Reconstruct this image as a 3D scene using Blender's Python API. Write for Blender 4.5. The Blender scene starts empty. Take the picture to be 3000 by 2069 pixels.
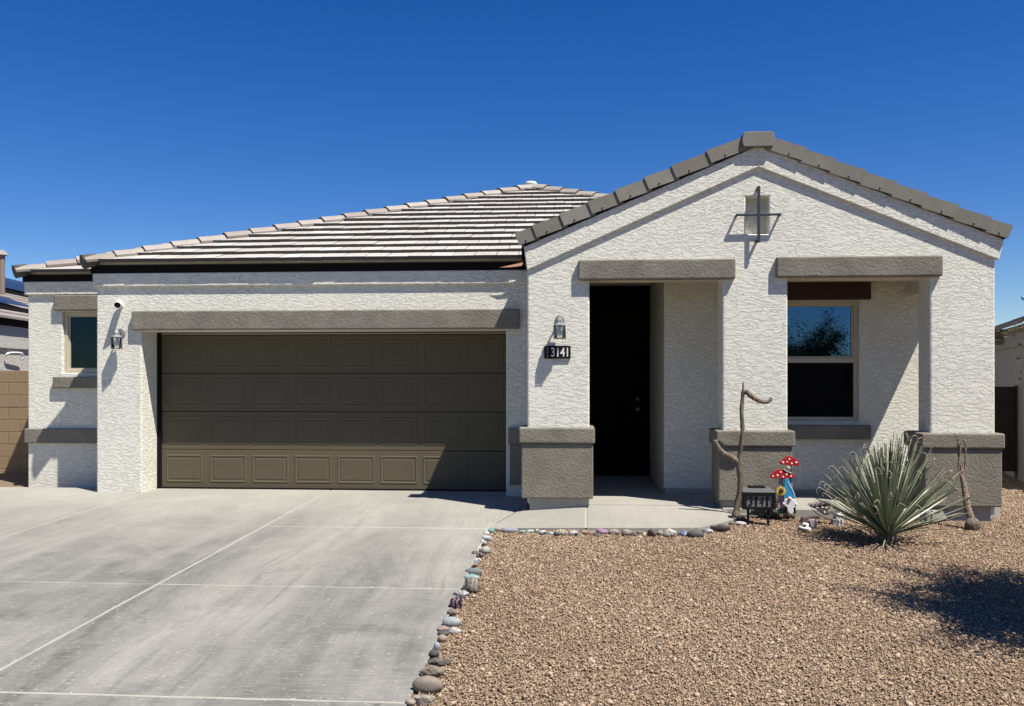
import bpy, bmesh, math, random
import numpy as np
from mathutils import Vector, Matrix, noise as mnoise

rnd = random.Random(7)
scene = bpy.context.scene
COL = scene.collection

# ------------------------------------------------------------------ camera
F, CX, HY, CZ = 2500.0, 1500.0, 1105.0, 1.53       # calibrated on the 3000 x 2069 photograph
TH = math.atan(170 / F)
cs, sn = math.cos(TH), math.sin(TH)
cam_d = bpy.data.cameras.new("camera")
cam_d.sensor_width = 36.0
cam_d.lens = F / 3000 * 36
cam_d.shift_y = (HY - 2069 / 2) / 3000
cam_d.clip_start, cam_d.clip_end = 0.1, 1500
cam = bpy.data.objects.new("camera", cam_d)
COL.objects.link(cam)
cam.location = (0, 0, CZ)
cam.rotation_euler = (math.radians(90), 0, TH)
scene.camera = cam

# ------------------------------------------------------------------ light
KX, KZ = 1.36, 3.0                                   # direction to the sun is (KX, -1, KZ)
sun_dir = Vector((KX, -1, KZ)).normalized()
ELEV = math.asin(sun_dir.z)
AZ = math.atan2(sun_dir.x, sun_dir.y)
sun_d = bpy.data.lights.new("sun", 'SUN')
sun_d.energy = 5.0
sun_d.angle = math.radians(0.5)
sun_d.color = (1.0, 0.945, 0.86)
sun = bpy.data.objects.new("sun", sun_d)
COL.objects.link(sun)
sun.location = (8, -6, 18)
sun.rotation_euler = sun_dir.to_track_quat('Z', 'Y').to_euler()

world = bpy.data.worlds.new("World")
scene.world = world
world.use_nodes = True
wn = world.node_tree
bg = wn.nodes["Background"]
sky = wn.nodes.new("ShaderNodeTexSky")
sky.sky_type = 'NISHITA'
sky.sun_disc = False
sky.sun_elevation = ELEV
sky.sun_rotation = AZ
sky.altitude = 400
sky.air_density = 0.9
sky.dust_density = 0.15
sky.ozone_density = 4.0
hs = wn.nodes.new("ShaderNodeHueSaturation")            # clear desert sky seen through a vivid camera profile
hs.inputs["Hue"].default_value = 0.514
hs.inputs["Saturation"].default_value = 1.36
hs.inputs["Value"].default_value = 1.07
wn.links.new(sky.outputs[0], hs.inputs["Color"])
wn.links.new(hs.outputs[0], bg.inputs[0])
bg.inputs[1].default_value = 0.062

vs = scene.view_settings
vs.view_transform = 'Standard'
vs.look = 'None'
vs.exposure = 0.8
vs.gamma = 1.0
vs.use_curve_mapping = False

# ------------------------------------------------------------------ helpers
def at(px, py, Y):
    """point of the vertical plane y = Y seen at photograph pixel (px, py)"""
    X = Y * math.tan(math.atan((px - CX) / F) - TH)
    zc = -X * sn + Y * cs
    return Vector((X, Y, CZ - (py - HY) / F * zc))

def atz(px, py, a, b=0.0):
    """point of the ground plane z = a + b*y seen at photograph pixel (px, py)"""
    u, v = (px - CX) / F, -(py - HY) / F
    dx, dy = u * cs - sn, u * sn + cs
    t = (a - CZ) / (v - b * dy)
    return Vector((dx * t, dy * t, CZ + v * t))

def depth(p):
    return -p.x * sn + p.y * cs

DB = 0.020
DA = -0.005 - DB * 11.48
def drive(px, py): return atz(px, py, DA, DB)
def drive_z(Y): return DA + DB * Y
def sstep(a, b, x):
    t = min(max((x - a) / (b - a), 0.0), 1.0)
    return t * t * (3 - 2 * t)
def gz(X, Y):
    """height of the gravel yard: falls to the street, to the right and towards the driveway edge"""
    y = min(max(Y, -1.0), 10.4); x = min(max(X, -1.6), 6.0)
    z = -0.052 + 0.031 * (y - 8.4) - 0.020 * (x - 0.5) - 0.065 * (1 - sstep(-0.95, 0.1, x)) * sstep(4.0, 8.4, y)
    return z + 0.006 * math.sin(x * 2.3 + 1) * math.sin(y * 1.9)
def grav(px, py):
    z = -0.1
    for _ in range(12):
        p = atz(px, py, z); z = gz(p.x, p.y)
    p.z = z
    return p
def grav_z(Y): return gz(3.0, Y)

def link(o, parent=None):
    COL.objects.link(o)
    if parent is not None:
        o.parent = parent
        o.matrix_parent_inverse = Matrix.Translation(-parent.location)
    return o

def mesh_obj(name, me, mats=None, parent=None):
    if mats is not None:
        for m in (mats if isinstance(mats, (list, tuple)) else [mats]):
            me.materials.append(m)
    return link(bpy.data.objects.new(name, me), parent)

def bm_obj(name, bm, mats, parent=None, smooth=False):
    bmesh.ops.recalc_face_normals(bm, faces=bm.faces)
    me = bpy.data.meshes.new(name)
    if smooth:
        for f in bm.faces: f.smooth = True
    bm.to_mesh(me); bm.free()
    return mesh_obj(name, me, mats, parent)

def tag(o, label=None, cat=None, group=None, kind=None):
    if label: o["label"] = label
    if cat: o["category"] = cat
    if group: o["group"] = group
    if kind: o["kind"] = kind
    return o

def empty(name, loc, label, cat, group=None):
    o = bpy.data.objects.new(name, None)
    o.location = loc
    o.empty_display_size = 0.2
    COL.objects.link(o)
    return tag(o, label, cat, group)

def box_bm(x0, x1, y0, y1, z0, z1, bev=0.0, seg=2, bm=None):
    own = bm is None
    b = bmesh.new()
    v = [b.verts.new((x, y, z)) for x in (x0, x1) for y in (y0, y1) for z in (z0, z1)]
    for q in ((0, 1, 3, 2), (4, 6, 7, 5), (0, 4, 5, 1), (2, 3, 7, 6), (0, 2, 6, 4), (1, 5, 7, 3)):
        b.faces.new([v[i] for i in q])
    if bev:
        bmesh.ops.bevel(b, geom=b.edges[:], offset=bev, segments=seg, profile=0.5, affect='EDGES', clamp_overlap=True)
    if own:
        return b
    return merge(bm, b)

def merge(bm, other, mi=0):
    me = bpy.data.meshes.new("tmp")
    bmesh.ops.recalc_face_normals(other, faces=other.faces)
    for f in other.faces: f.material_index = mi if mi else f.material_index
    other.to_mesh(me); other.free()
    bm.from_mesh(me)
    bpy.data.meshes.remove(me)
    return bm

def bevel_sharp(bm, off, seg=2, ang=0.8):
    bmesh.ops.recalc_face_normals(bm, faces=bm.faces)
    bmesh.ops.dissolve_limit(bm, angle_limit=0.01, verts=bm.verts[:], edges=bm.edges[:])
    es = [e for e in bm.edges if len(e.link_faces) == 2 and e.calc_face_angle(0) > ang]
    bmesh.ops.bevel(bm, geom=es, offset=off, segments=seg, profile=0.5, affect='EDGES', clamp_overlap=True)

def prism(loops, fn0, fn1, bev=0.0, seg=2):
    """solid between two copies of a flat outline with holes; loops are lists of 2-D points, fn maps (a, b) to a 3-D point"""
    b = bmesh.new()
    es, loopv = [], []
    for lp in loops:
        vv = [b.verts.new((p[0], p[1], 0)) for p in lp]
        loopv.append(vv)
        for i in range(len(vv)):
            es.append(b.edges.new((vv[i], vv[(i + 1) % len(vv)])))
    bmesh.ops.triangle_fill(b, use_beauty=True, use_dissolve=False, edges=es)
    b.verts.index_update()
    pts = [(v.co.x, v.co.y) for v in b.verts]
    tris = [[v.index for v in f.verts] for f in b.faces]
    lidx = [[v.index for v in vv] for vv in loopv]
    b.free()
    bm = bmesh.new()
    n = len(pts)
    A = [bm.verts.new(fn0(*p)) for p in pts]
    B = [bm.verts.new(fn1(*p)) for p in pts]
    for t in tris:
        bm.faces.new([A[i] for i in t]); bm.faces.new([B[i] for i in reversed(t)])
    for lp in lidx:
        for i in range(len(lp)):
            a, c = lp[i], lp[(i + 1) % len(lp)]
            bm.faces.new((A[a], A[c], B[c], B[a]))
    bmesh.ops.recalc_face_normals(bm, faces=bm.faces)
    if bev:
        bevel_sharp(bm, bev, seg)
    return bm

def rect(x0, x1, z0, z1): return [(x0, z0), (x1, z0), (x1, z1), (x0, z1)]

def prism_y(loops, y0, y1, bev=0.0, seg=2):
    return prism(loops, lambda a, b: (a, y0, b), lambda a, b: (a, y1, b), bev, seg)

def tube_bm(pts, rad, seg=8, bm=None, cap=True, wob=0.0, seed=0, mi=0):
    bm = bm or bmesh.new()
    pts = [Vector(p) for p in pts]
    rings = []
    up = Vector((0.13, 0.31, 0.94)).normalized()
    r_ = random.Random(seed)
    prev = None
    for i, p in enumerate(pts):
        t = (pts[min(i + 1, len(pts) - 1)] - pts[max(i - 1, 0)]).normalized()
        if prev is None:
            a = t.cross(up)
            if a.length < 0.1: a = t.cross(Vector((1, 0, 0)))
        else:
            a = prev - t * prev.dot(t)
        a.normalize(); prev = a
        b = t.cross(a)
        r = rad[i] if isinstance(rad, (list, tuple)) else rad
        ring = []
        for k in range(seg):
            an = 2 * math.pi * k / seg
            rr = r * (1 + wob * (r_.random() - 0.5) * 2)
            ring.append(bm.verts.new(p + (a * math.cos(an) + b * math.sin(an)) * rr))
        rings.append(ring)
    for i in range(len(rings) - 1):
        for k in range(seg):
            f = bm.faces.new((rings[i][k], rings[i][(k + 1) % seg], rings[i + 1][(k + 1) % seg], rings[i + 1][k]))
            f.material_index = mi; f.smooth = True
    if cap:
        f = bm.faces.new(rings[0][::-1]); f.material_index = mi
        f = bm.faces.new(rings[-1]); f.material_index = mi
    return bm

def lathe_bm(profile, seg=24, center=(0, 0, 0), bm=None, mi=0):
    bm = bm or bmesh.new()
    rings = []
    for r, z in profile:
        rings.append([bm.verts.new((center[0] + r * math.cos(2 * math.pi * k / seg), center[1] + r * math.sin(2 * math.pi * k / seg), center[2] + z)) for k in range(seg)])
    for i in range(len(rings) - 1):
        for k in range(seg):
            f = bm.faces.new((rings[i][k], rings[i][(k + 1) % seg], rings[i + 1][(k + 1) % seg], rings[i + 1][k]))
            f.material_index = mi
    f = bm.faces.new(rings[0][::-1]); f.material_index = mi
    f = bm.faces.new(rings[-1]); f.material_index = mi
    return bm

def spline(pts, n=6):
    pts = [Vector(p) for p in pts]
    out = []
    for i in range(len(pts) - 1):
        p0, p1, p2, p3 = pts[max(i - 1, 0)], pts[i], pts[i + 1], pts[min(i + 2, len(pts) - 1)]
        for k in range(n):
            t = k / n
            out.append(0.5 * ((2 * p1) + (p2 - p0) * t + (2 * p0 - 5 * p1 + 4 * p2 - p3) * t * t + (3 * p1 - p0 - 3 * p2 + p3) * t ** 3))
    out.append(pts[-1])
    return out

def text_bm(txt, size, xscale, center, thick, M=None, bold=0.0):
    cu = bpy.data.curves.new("lettering", 'FONT')
    cu.body = txt; cu.size = size; cu.extrude = thick; cu.align_x = 'CENTER'; cu.align_y = 'CENTER'
    cu.offset = bold
    o = bpy.data.objects.new("lettering", cu)
    me = bpy.data.meshes.new_from_object(o)
    bpy.data.objects.remove(o)
    xs = [v.co.x for v in me.vertices]; ys = [v.co.y for v in me.vertices]
    mx, my = (min(xs) + max(xs)) / 2, (min(ys) + max(ys)) / 2
    c = Vector(center)
    for v in me.vertices:
        p = Vector(((v.co.x - mx) * xscale, v.co.z, v.co.y - my))
        if M: p = M @ p
        v.co = c + Vector((p.x, -p.y if False else p.y, p.z))
    bm = bmesh.new(); bm.from_mesh(me); bpy.data.meshes.remove(me)
    return bm

# ------------------------------------------------------------------ materials
def new_mat(name):
    m = bpy.data.materials.new(name)
    m.use_nodes = True
    nt = m.node_tree
    return m, nt, nt.nodes["Principled BSDF"]

class G:
    """small node helper"""
    def __init__(s, nt): s.nt = nt
    def n(s, t, **kw):
        nd = s.nt.nodes.new(t)
        for k, v in kw.items(): setattr(nd, k, v)
        return nd
    def put(s, sock, v):
        if isinstance(v, bpy.types.NodeSocket): s.nt.links.new(v, sock)
        else: sock.default_value = v
    def coord(s, scale=(1, 1, 1), rot=(0, 0, 0), out="Object"):
        tc = s.n("ShaderNodeTexCoord"); mp = s.n("ShaderNodeMapping")
        s.nt.links.new(tc.outputs[out], mp.inputs[0])
        mp.inputs["Scale"].default_value = scale; mp.inputs["Rotation"].default_value = rot
        return mp.outputs[0]
    def noise(s, vec, scale=5, detail=3, rough=0.55, dist=0.0):
        t = s.n("ShaderNodeTexNoise")
        s.put(t.inputs["Vector"], vec); t.inputs["Scale"].default_value = scale
        t.inputs["Detail"].default_value = detail; t.inputs["Roughness"].default_value = rough
        t.inputs["Distortion"].default_value = dist
        return t.outputs["Fac"]
    def ramp(s, fac, stops, interp='LINEAR'):
        r = s.n("ShaderNodeValToRGB"); r.color_ramp.interpolation = interp
        el = r.color_ramp.elements
        while len(el) < len(stops): el.new(0.5)
        for e, (p, c) in zip(el, stops):
            e.position = p
            e.color = (c, c, c, 1) if isinstance(c, (int, float)) else (c[0], c[1], c[2], 1)
        s.put(r.inputs[0], fac)
        return r.outputs[0]
    def mix(s, fac, a, b, mode='MIX'):
        m = s.n("ShaderNodeMix", data_type='RGBA', blend_type=mode)
        s.put(m.inputs[0], fac)
        for sock, v in ((m.inputs[6], a), (m.inputs[7], b)):
            s.put(sock, v if isinstance(v, bpy.types.NodeSocket) else (v[0], v[1], v[2], 1))
        return m.outputs[2]
    def math(s, op, a, b=0.0):
        m = s.n("ShaderNodeMath", operation=op); s.put(m.inputs[0], a); s.put(m.inputs[1], b)
        return m.outputs[0]
    def bump(s, h, strength=0.5, dist=0.01, normal=None):
        b = s.n("ShaderNodeBump"); b.inputs["Strength"].default_value = strength; b.inputs["Distance"].default_value = dist
        s.put(b.inputs["Height"], h)
        if normal is not None: s.put(b.inputs["Normal"], normal)
        return b.outputs[0]

def plain(name, col, rough=0.6, metal=0.0, var=0.12, nscale=18, bump=0.0, spec=0.4):
    m, nt, p = new_mat(name); g = G(nt)
    v = g.coord()
    f = g.noise(v, nscale, 4)
    c = g.mix(f, [max(0, x * (1 - var)) for x in col], [min(1, x * (1 + var)) for x in col])
    g.put(p.inputs["Base Color"], c)
    p.inputs["Roughness"].default_value = rough; p.inputs["Metallic"].default_value = metal
    p.inputs["Specular IOR Level"].default_value = spec
    if bump:
        g.put(p.inputs["Normal"], g.bump(g.noise(v, nscale * 4, 4), 0.6, bump))
    return m

def stucco_lace(name, col):
    """skip-trowel stucco: flat islands with ragged, mostly horizontal edges"""
    m, nt, p = new_mat(name); g = G(nt)
    v = g.coord()
    w = g.n("ShaderNodeTexNoise"); g.put(w.inputs["Vector"], v); w.inputs["Scale"].default_value = 3.0; w.inputs["Detail"].default_value = 5; w.inputs["Roughness"].default_value = 0.68
    vm = g.n("ShaderNodeVectorMath", operation='MULTIPLY_ADD')
    g.put(vm.inputs[0], w.outputs["Color"]); vm.inputs[1].default_value = (0.10, 0.10, 0.20); g.put(vm.inputs[2], v)
    mp = g.n("ShaderNodeMapping"); g.put(mp.inputs[0], vm.outputs[0]); mp.inputs["Scale"].default_value = (12.0, 12.0, 40.0)
    a = g.noise(mp.outputs[0], 1.0, 5, 0.66, 0.15)
    b = g.noise(g.coord((22, 22, 60)), 1.0, 3, 0.6, 0.2)
    a = g.math('ADD', a, g.math('MULTIPLY', g.math('SUBTRACT', b, 0.5), 0.35))
    isl = g.ramp(a, [(0.43, 0.0), (0.49, 0.8), (0.60, 1.0)])
    fine = g.noise(v, 190, 3)
    h = g.math('ADD', isl, g.math('MULTIPLY', fine, 0.25))
    g.put(p.inputs["Normal"], g.bump(g.math('MULTIPLY', h, g.ramp(g.noise(v, 1.3, 2), [(0.3, 0.55), (0.7, 1.0)])), 0.85, 0.0085))
    big = g.noise(v, 0.9, 3)
    c = g.mix(big, [x * 0.95 for x in col], col)
    c = g.mix(isl, [x * 0.96 for x in col], c)
    st = g.ramp(g.noise(g.coord((5.0, 5.0, 0.5)), 1.0, 5, 0.6), [(0.55, 0.0), (0.8, 0.10)])      # faint run-off stains
    c = g.mix(st, c, (0.42, 0.38, 0.31))
    g.put(p.inputs["Base Color"], c)
    p.inputs["Roughness"].default_value = 0.9; p.inputs["Specular IOR Level"].default_value = 0.15
    return m

def stucco_sand(name, c1, c2):
    m, nt, p = new_mat(name); g = G(nt)
    v = g.coord()
    f = g.ramp(g.noise(v, 3.0, 6, 0.65), [(0.3, 0.0), (0.7, 1.0)])
    g.put(p.inputs["Base Color"], g.mix(f, c1, c2))
    a = g.ramp(g.noise(v, 38, 3, 0.6, 0.4), [(0.38, 0.0), (0.6, 1.0)])
    b = g.noise(v, 120, 3)
    h = g.math('ADD', a, g.math('MULTIPLY', b, 0.5))
    g.put(p.inputs["Normal"], g.bump(h, 0.6, 0.0045))
    p.inputs["Roughness"].default_value = 0.95; p.inputs["Specular IOR Level"].default_value = 0.1
    return m

TRACKS = ((-2.85, 0.62, 1.0), (-1.45, 0.62, 0.85), (-5.0, 0.7, 0.7))
def concrete(name, c1, c2, dark, streak=1.0):
    m, nt, p = new_mat(name); g = G(nt)
    v = g.coord()
    # coordinates bent by a slow noise so that streaks sweep in arcs
    w = g.n("ShaderNodeTexNoise"); g.put(w.inputs["Vector"], v); w.inputs["Scale"].default_value = 0.35; w.inputs["Detail"].default_value = 2
    vm = g.n("ShaderNodeVectorMath", operation='MULTIPLY_ADD')
    g.put(vm.inputs[0], w.outputs["Color"]); vm.inputs[1].default_value = (0.55, 0.8, 0); g.put(vm.inputs[2], v)
    def mapped(scale, rot):
        mp = g.n("ShaderNodeMapping"); g.put(mp.inputs[0], vm.outputs[0]); mp.inputs["Scale"].default_value = scale; mp.inputs["Rotation"].default_value = (0, 0, rot)
        return mp.outputs[0]
    big = g.ramp(g.noise(v, 0.6, 5, 0.6, 0.6), [(0.34, 0.0), (0.66, 1.0)])
    c = g.mix(big, c1, c2)
    cloud = g.ramp(g.noise(mapped((1.15, 0.16, 1), 0.10), 1.0, 6, 0.58, 0.25), [(0.40, 0.0), (0.58, 1.0)])
    cl2 = g.ramp(g.noise(v, 1.6, 6, 0.6, 0.5), [(0.35, 0.35), (0.65, 1.0)])
    cloud = g.math('MULTIPLY', cloud, cl2)
    # two worn tyre tracks: beside the centre joint and in the right lane
    sx = g.n("ShaderNodeSeparateXYZ"); g.put(sx.inputs[0], vm.outputs[0])
    for x0, wd, amt in TRACKS:
        dd = g.math('ABSOLUTE', g.math('SUBTRACT', sx.outputs[0], x0))
        tr = g.ramp(g.math('DIVIDE', dd, wd), [(0.15, amt), (1.0, 0.0)], 'EASE')
        cloud = g.math('MAXIMUM', cloud, g.math('MULTIPLY', tr, g.ramp(g.noise(mapped((3, 0.5, 1), 0.1), 2.0, 5, 0.7), [(0.3, 0.3), (0.6, 1.0)])))
    st = g.ramp(g.noise(mapped((6.0, 0.30, 1), 0.16), 1.5, 7, 0.72), [(0.44, 0.0), (0.66, 1.0)])
    xyz = g.n("ShaderNodeSeparateXYZ"); g.put(xyz.inputs[0], v)
    mr = g.n("ShaderNodeMapRange"); g.put(mr.inputs[0], xyz.outputs[1])      # tyre dust: more of it towards the street
    mr.inputs[1].default_value = 11.2; mr.inputs[2].default_value = 6.8; mr.inputs[3].default_value = 0.13; mr.inputs[4].default_value = 1.12
    mot = g.math('MULTIPLY', g.ramp(g.noise(mapped((1.6, 0.8, 1), 0.1), 1.6, 9, 0.72, 0.3), [(0.47, 0.0), (0.66, 1.0)]), 0.62)
    cloud = g.math('MAXIMUM', cloud, mot)
    both = g.math('MAXIMUM', g.math('MULTIPLY', cloud, 0.72), g.math('MULTIPLY', st, 0.52))
    c = g.mix(g.math('MULTIPLY', both, g.math('MULTIPLY', mr.outputs[0], streak)), c, dark)
    c = g.mix(g.math('MULTIPLY', mr.outputs[0], 0.18 * streak), c, [x * 0.45 for x in c1])
    fine = g.noise(mapped((30, 1.0, 1), 0.16), 2.5, 5, 0.75)
    c = g.mix(g.ramp(fine, [(0.42, 0.0), (0.75, 0.50 * streak)]), c, [x * 0.55 for x in c1])
    broom = g.noise(g.coord((2.2, 34, 1), (0, 0, 0.03)), 3.0, 4, 0.7)
    c = g.mix(g.ramp(broom, [(0.40, 0.0), (0.80, 0.22)]), c, [min(1, x * 1.35) for x in c2])
    sp = g.ramp(g.noise(g.coord((17, 52, 1)), 1.7, 2, 0.5), [(0.655, 0.0), (0.70, 0.75)])
    c = g.mix(sp, c, (0.40, 0.39, 0.36))
    ds = g.ramp(g.noise(v, 11, 2, 0.5), [(0.79, 0.0), (0.80, 0.6)])
    c = g.mix(ds, c, (0.07, 0.065, 0.06))
    g.put(p.inputs["Base Color"], c)
    h = g.math('ADD', g.math('MULTIPLY', g.noise(v, 90, 4), 0.6), g.noise(g.coord((4, 40, 1)), 7, 3))
    g.put(p.inputs["Normal"], g.bump(h, 0.3, 0.004))
    p.inputs["Roughness"].default_value = 0.85; p.inputs["Specular IOR Level"].default_value = 0.25
    return m

def tile_mat(name, c1, c2, c3):
    m, nt, p = new_mat(name); g = G(nt)
    oi = g.n("ShaderNodeObjectInfo")
    c = g.ramp(oi.outputs["Random"], [(0.0, c1), (0.5, c2), (1.0, c3)])
    v = g.coord()
    f = g.noise(v, 6, 5, 0.65)
    c = g.mix(g.ramp(f, [(0.35, 0.0), (0.7, 0.35)]), c, [x * 0.6 for x in c2])
    st = g.noise(g.coord((60, 4, 30)), 1.0, 3)
    c = g.mix(g.ramp(st, [(0.5, 0.0), (0.75, 0.25)]), c, [min(1, x * 1.3) for x in c1])
    g.put(p.inputs["Base Color"], c)
    g.put(p.inputs["Normal"], g.bump(g.noise(v, 55, 4), 0.4, 0.004))
    p.inputs["Roughness"].default_value = 0.85; p.inputs["Specular IOR Level"].default_value = 0.25
    return m

def attr_mat(name, stops, rough=0.9, grain=60):
    m, nt, p = new_mat(name); g = G(nt)
    a = g.n("ShaderNodeAttribute"); a.attribute_name = "tone"
    c = g.ramp(a.outputs["Fac"], stops)
    v = g.coord()
    c = g.mix(g.ramp(g.noise(v, grain, 3), [(0.3, 0.0), (0.75, 0.45)]), c, [x * 0.55 for x in stops[len(stops) // 2][1]])
    g.put(p.inputs["Base Color"], c)
    p.inputs["Roughness"].default_value = rough; p.inputs["Specular IOR Level"].default_value = 0.2
    return m

def glass_mat(name, tint, refl):
    m, nt, p = new_mat(name); g = G(nt)
    nt.nodes.remove(p)
    gl = g.n("ShaderNodeBsdfGlossy"); gl.inputs["Roughness"].default_value = 0.015; gl.inputs["Color"].default_value = (*tint, 1)
    tr = g.n("ShaderNodeBsdfTransparent"); tr.inputs["Color"].default_value = (0.42, 0.47, 0.46, 1) if "lantern" not in name else (0.86, 0.88, 0.88, 1)
    fr = g.n("ShaderNodeFresnel"); fr.inputs["IOR"].default_value = 1.5
    f = g.math('ADD', fr.outputs[0], refl)
    v = g.coord()
    g.put(gl.inputs["Normal"], g.bump(g.noise(v, 1.2, 2), 0.12, 0.02))
    mx = g.n("ShaderNodeMixShader"); g.put(mx.inputs[0], f)
    nt.links.new(tr.outputs[0], mx.inputs[1]); nt.links.new(gl.outputs[0], mx.inputs[2])
    nt.links.new(mx.outputs[0], nt.nodes["Material Output"].inputs[0])
    return m

def wood_mat(name, c1, c2, scale=(30, 30, 3)):
    m, nt, p = new_mat(name); g = G(nt)
    v = g.coord(scale)
    f = g.ramp(g.noise(v, 1.0, 5, 0.65, 0.8), [(0.32, 0.0), (0.66, 1.0)])
    g.put(p.inputs["Base Color"], g.mix(f, c1, c2))
    g.put(p.inputs["Normal"], g.bump(f, 0.9, 0.012))
    p.inputs["Roughness"].default_value = 0.9; p.inputs["Specular IOR Level"].default_value = 0.15
    return m

M = {}
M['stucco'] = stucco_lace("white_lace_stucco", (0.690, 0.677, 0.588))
M['brown'] = stucco_sand("brown_sand_stucco", (0.150, 0.137, 0.109), (0.224, 0.207, 0.168))
M['beige'] = plain("soffit_paint", (0.55, 0.49, 0.39), 0.85, var=0.05)
M['found'] = plain("foundation_concrete", (0.33, 0.31, 0.27), 0.9, var=0.25, nscale=9, bump=0.003)
M['fascia'] = plain("dark_fascia_paint", (0.010, 0.008, 0.007), 0.8, spec=0.08)
M['door'] = plain("garage_door_paint", (0.098, 0.084, 0.054), 0.65, var=0.10, nscale=2, spec=0.15)
M['gasket'] = plain("door_gasket", (0.30, 0.28, 0.24), 0.7)
M['black'] = plain("black_paint", (0.009, 0.009, 0.010), 0.7, spec=0.12)
M['espresso'] = plain("espresso_paint_and_shade", (0.005, 0.0035, 0.003), 0.7, spec=0.08)
M['header'] = plain("dark_red_brown_paint", (0.045, 0.020, 0.015), 0.85, var=0.1)
M['frame'] = plain("almond_vinyl", (0.45, 0.40, 0.30), 0.5, var=0.04)
M['white'] = plain("white_plastic", (0.66, 0.66, 0.64), 0.4, var=0.03)
M['blind'] = plain("blind_slats", (0.16, 0.165, 0.16), 0.6, var=0.05)
M['screen'] = plain("insect_screen", (0.007, 0.007, 0.007), 0.95, spec=0.05)
M['room'] = plain("dark_room", (0.035, 0.033, 0.03), 0.9)
M['glass_dim'] = glass_mat("shaded_window_glass", (0.45, 0.70, 0.85), -0.01)
M['glass'] = glass_mat("window_glass", (0.27, 0.55, 0.90), 0.13)
M['tile'] = tile_mat("flat_roof_tile", (0.45, 0.430, 0.392), (0.375, 0.348, 0.318), (0.52, 0.505, 0.465))
M['tile_edge'] = plain("roof_tile_edge_shade", (0.075, 0.068, 0.061), 0.9, var=0.25, nscale=12, bump=0.003)  # tile butts coloured dark to stand for the shade on them
M['hip'] = tile_mat("hip_tile", (0.30, 0.27, 0.235), (0.25, 0.22, 0.19), (0.34, 0.31, 0.275))
M['rake'] = tile_mat("rake_tile", (0.190, 0.178, 0.150), (0.160, 0.148, 0.124), (0.228, 0.214, 0.184))
M['slab'] = concrete("driveway_concrete", (0.265, 0.258, 0.226), (0.345, 0.336, 0.295), (0.036, 0.036, 0.035))
M['walk'] = concrete("walk_concrete", (0.27, 0.262, 0.228), (0.32, 0.308, 0.268), (0.16, 0.153, 0.137), 0.6)
M['joint'] = plain("joint_mortar", (0.32, 0.31, 0.27), 0.9, var=0.2, nscale=30)
M['curb'] = plain("walk_edge_concrete", (0.12, 0.115, 0.10), 0.95, var=0.35, nscale=14, bump=0.004)
M['steel'] = plain("galvanised_steel", (0.21, 0.215, 0.22), 0.5, 0.15, var=0.15)
M['cage'] = plain("lantern_cage", (0.10, 0.105, 0.11), 0.5, 0.4)
M['lglass'] = glass_mat("lantern_glass", (0.9, 0.92, 0.95), 0.02)
M['cross'] = plain("dark_iron", (0.035, 0.045, 0.05), 0.55, 0.3, var=0.2)
M['stone_dark'] = plain("charcoal", (0.06, 0.06, 0.06), 0.8)
M['asphalt'] = plain("asphalt", (0.055, 0.054, 0.052), 0.9, var=0.2, nscale=60, bump=0.004)
M['gbase'] = plain("gravel_bed", (0.19, 0.137, 0.085), 0.95, var=0.45, nscale=70, bump=0.02)
M['gravel'] = attr_mat("gravel_stones", [(0.0, (0.13, 0.085, 0.058)), (0.3, (0.265, 0.182, 0.120)), (0.6, (0.350, 0.252, 0.170)), (0.86, (0.425, 0.325, 0.230)), (1.0, (0.47, 0.385, 0.29))])
M['solar'] = plain("solar_panel", (0.03, 0.04, 0.07), 0.18, var=0.1, spec=0.6)
M['block'] = plain("tan_block", (0.24, 0.175, 0.105), 0.95, var=0.16, nscale=22, bump=0.006)
M['mortar'] = plain("block_mortar", (0.24, 0.19, 0.13), 0.95)
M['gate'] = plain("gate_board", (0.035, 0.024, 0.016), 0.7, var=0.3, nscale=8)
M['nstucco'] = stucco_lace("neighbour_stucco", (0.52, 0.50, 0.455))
M['nshade'] = stucco_lace("shade_toned_neighbour_stucco", (0.30, 0.295, 0.28))  # stucco darkened: the side wall's shade is put into its colour
M['ntile'] = plain("neighbour_tile", (0.25, 0.225, 0.20), 0.9, var=0.2, nscale=5)
M['ntrim'] = plain("neighbour_brown_trim", (0.20, 0.16, 0.13), 0.9)
M['driftwood'] = wood_mat("weathered_wood", (0.030, 0.023, 0.017), (0.30, 0.245, 0.185), (60, 60, 7))
M['ropewood'] = wood_mat("twisted_wood", (0.10, 0.075, 0.05), (0.37, 0.30, 0.225), (60, 60, 25))
M['bark'] = wood_mat("log_bark", (0.05, 0.036, 0.026), (0.24, 0.19, 0.145), (8, 40, 40))
M['red'] = plain("red_paint", (0.36, 0.012, 0.016), 0.45, var=0.1)
M['dot'] = plain("white_dot_paint", (0.80, 0.76, 0.70), 0.6, var=0.05)
M['blue'] = plain("blue_paint", (0.03, 0.24, 0.42), 0.45, var=0.12)
M['blue_edge'] = plain("pale_blue_paint", (0.35, 0.60, 0.72), 0.45)
M['beard'] = plain("beard_paint", (0.62, 0.62, 0.62), 0.7, var=0.1)
M['skin'] = plain("peach_paint", (0.60, 0.43, 0.35), 0.6)
M['mauve'] = plain("mauve_stem_paint", (0.30, 0.24, 0.26), 0.7, var=0.2)
M['dkgreen'] = plain("dark_green_paint", (0.035, 0.085, 0.065), 0.7)
M['yellow'] = plain("yellow_paint", (0.62, 0.44, 0.05), 0.5, var=0.2)
M['seed'] = plain("seed_brown", (0.045, 0.015, 0.012), 0.8)
M['snail'] = plain("snail_shell", (0.30, 0.22, 0.18), 0.5, var=0.35, nscale=60)
M['snailbody'] = plain("snail_body", (0.32, 0.42, 0.36), 0.5)
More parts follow.
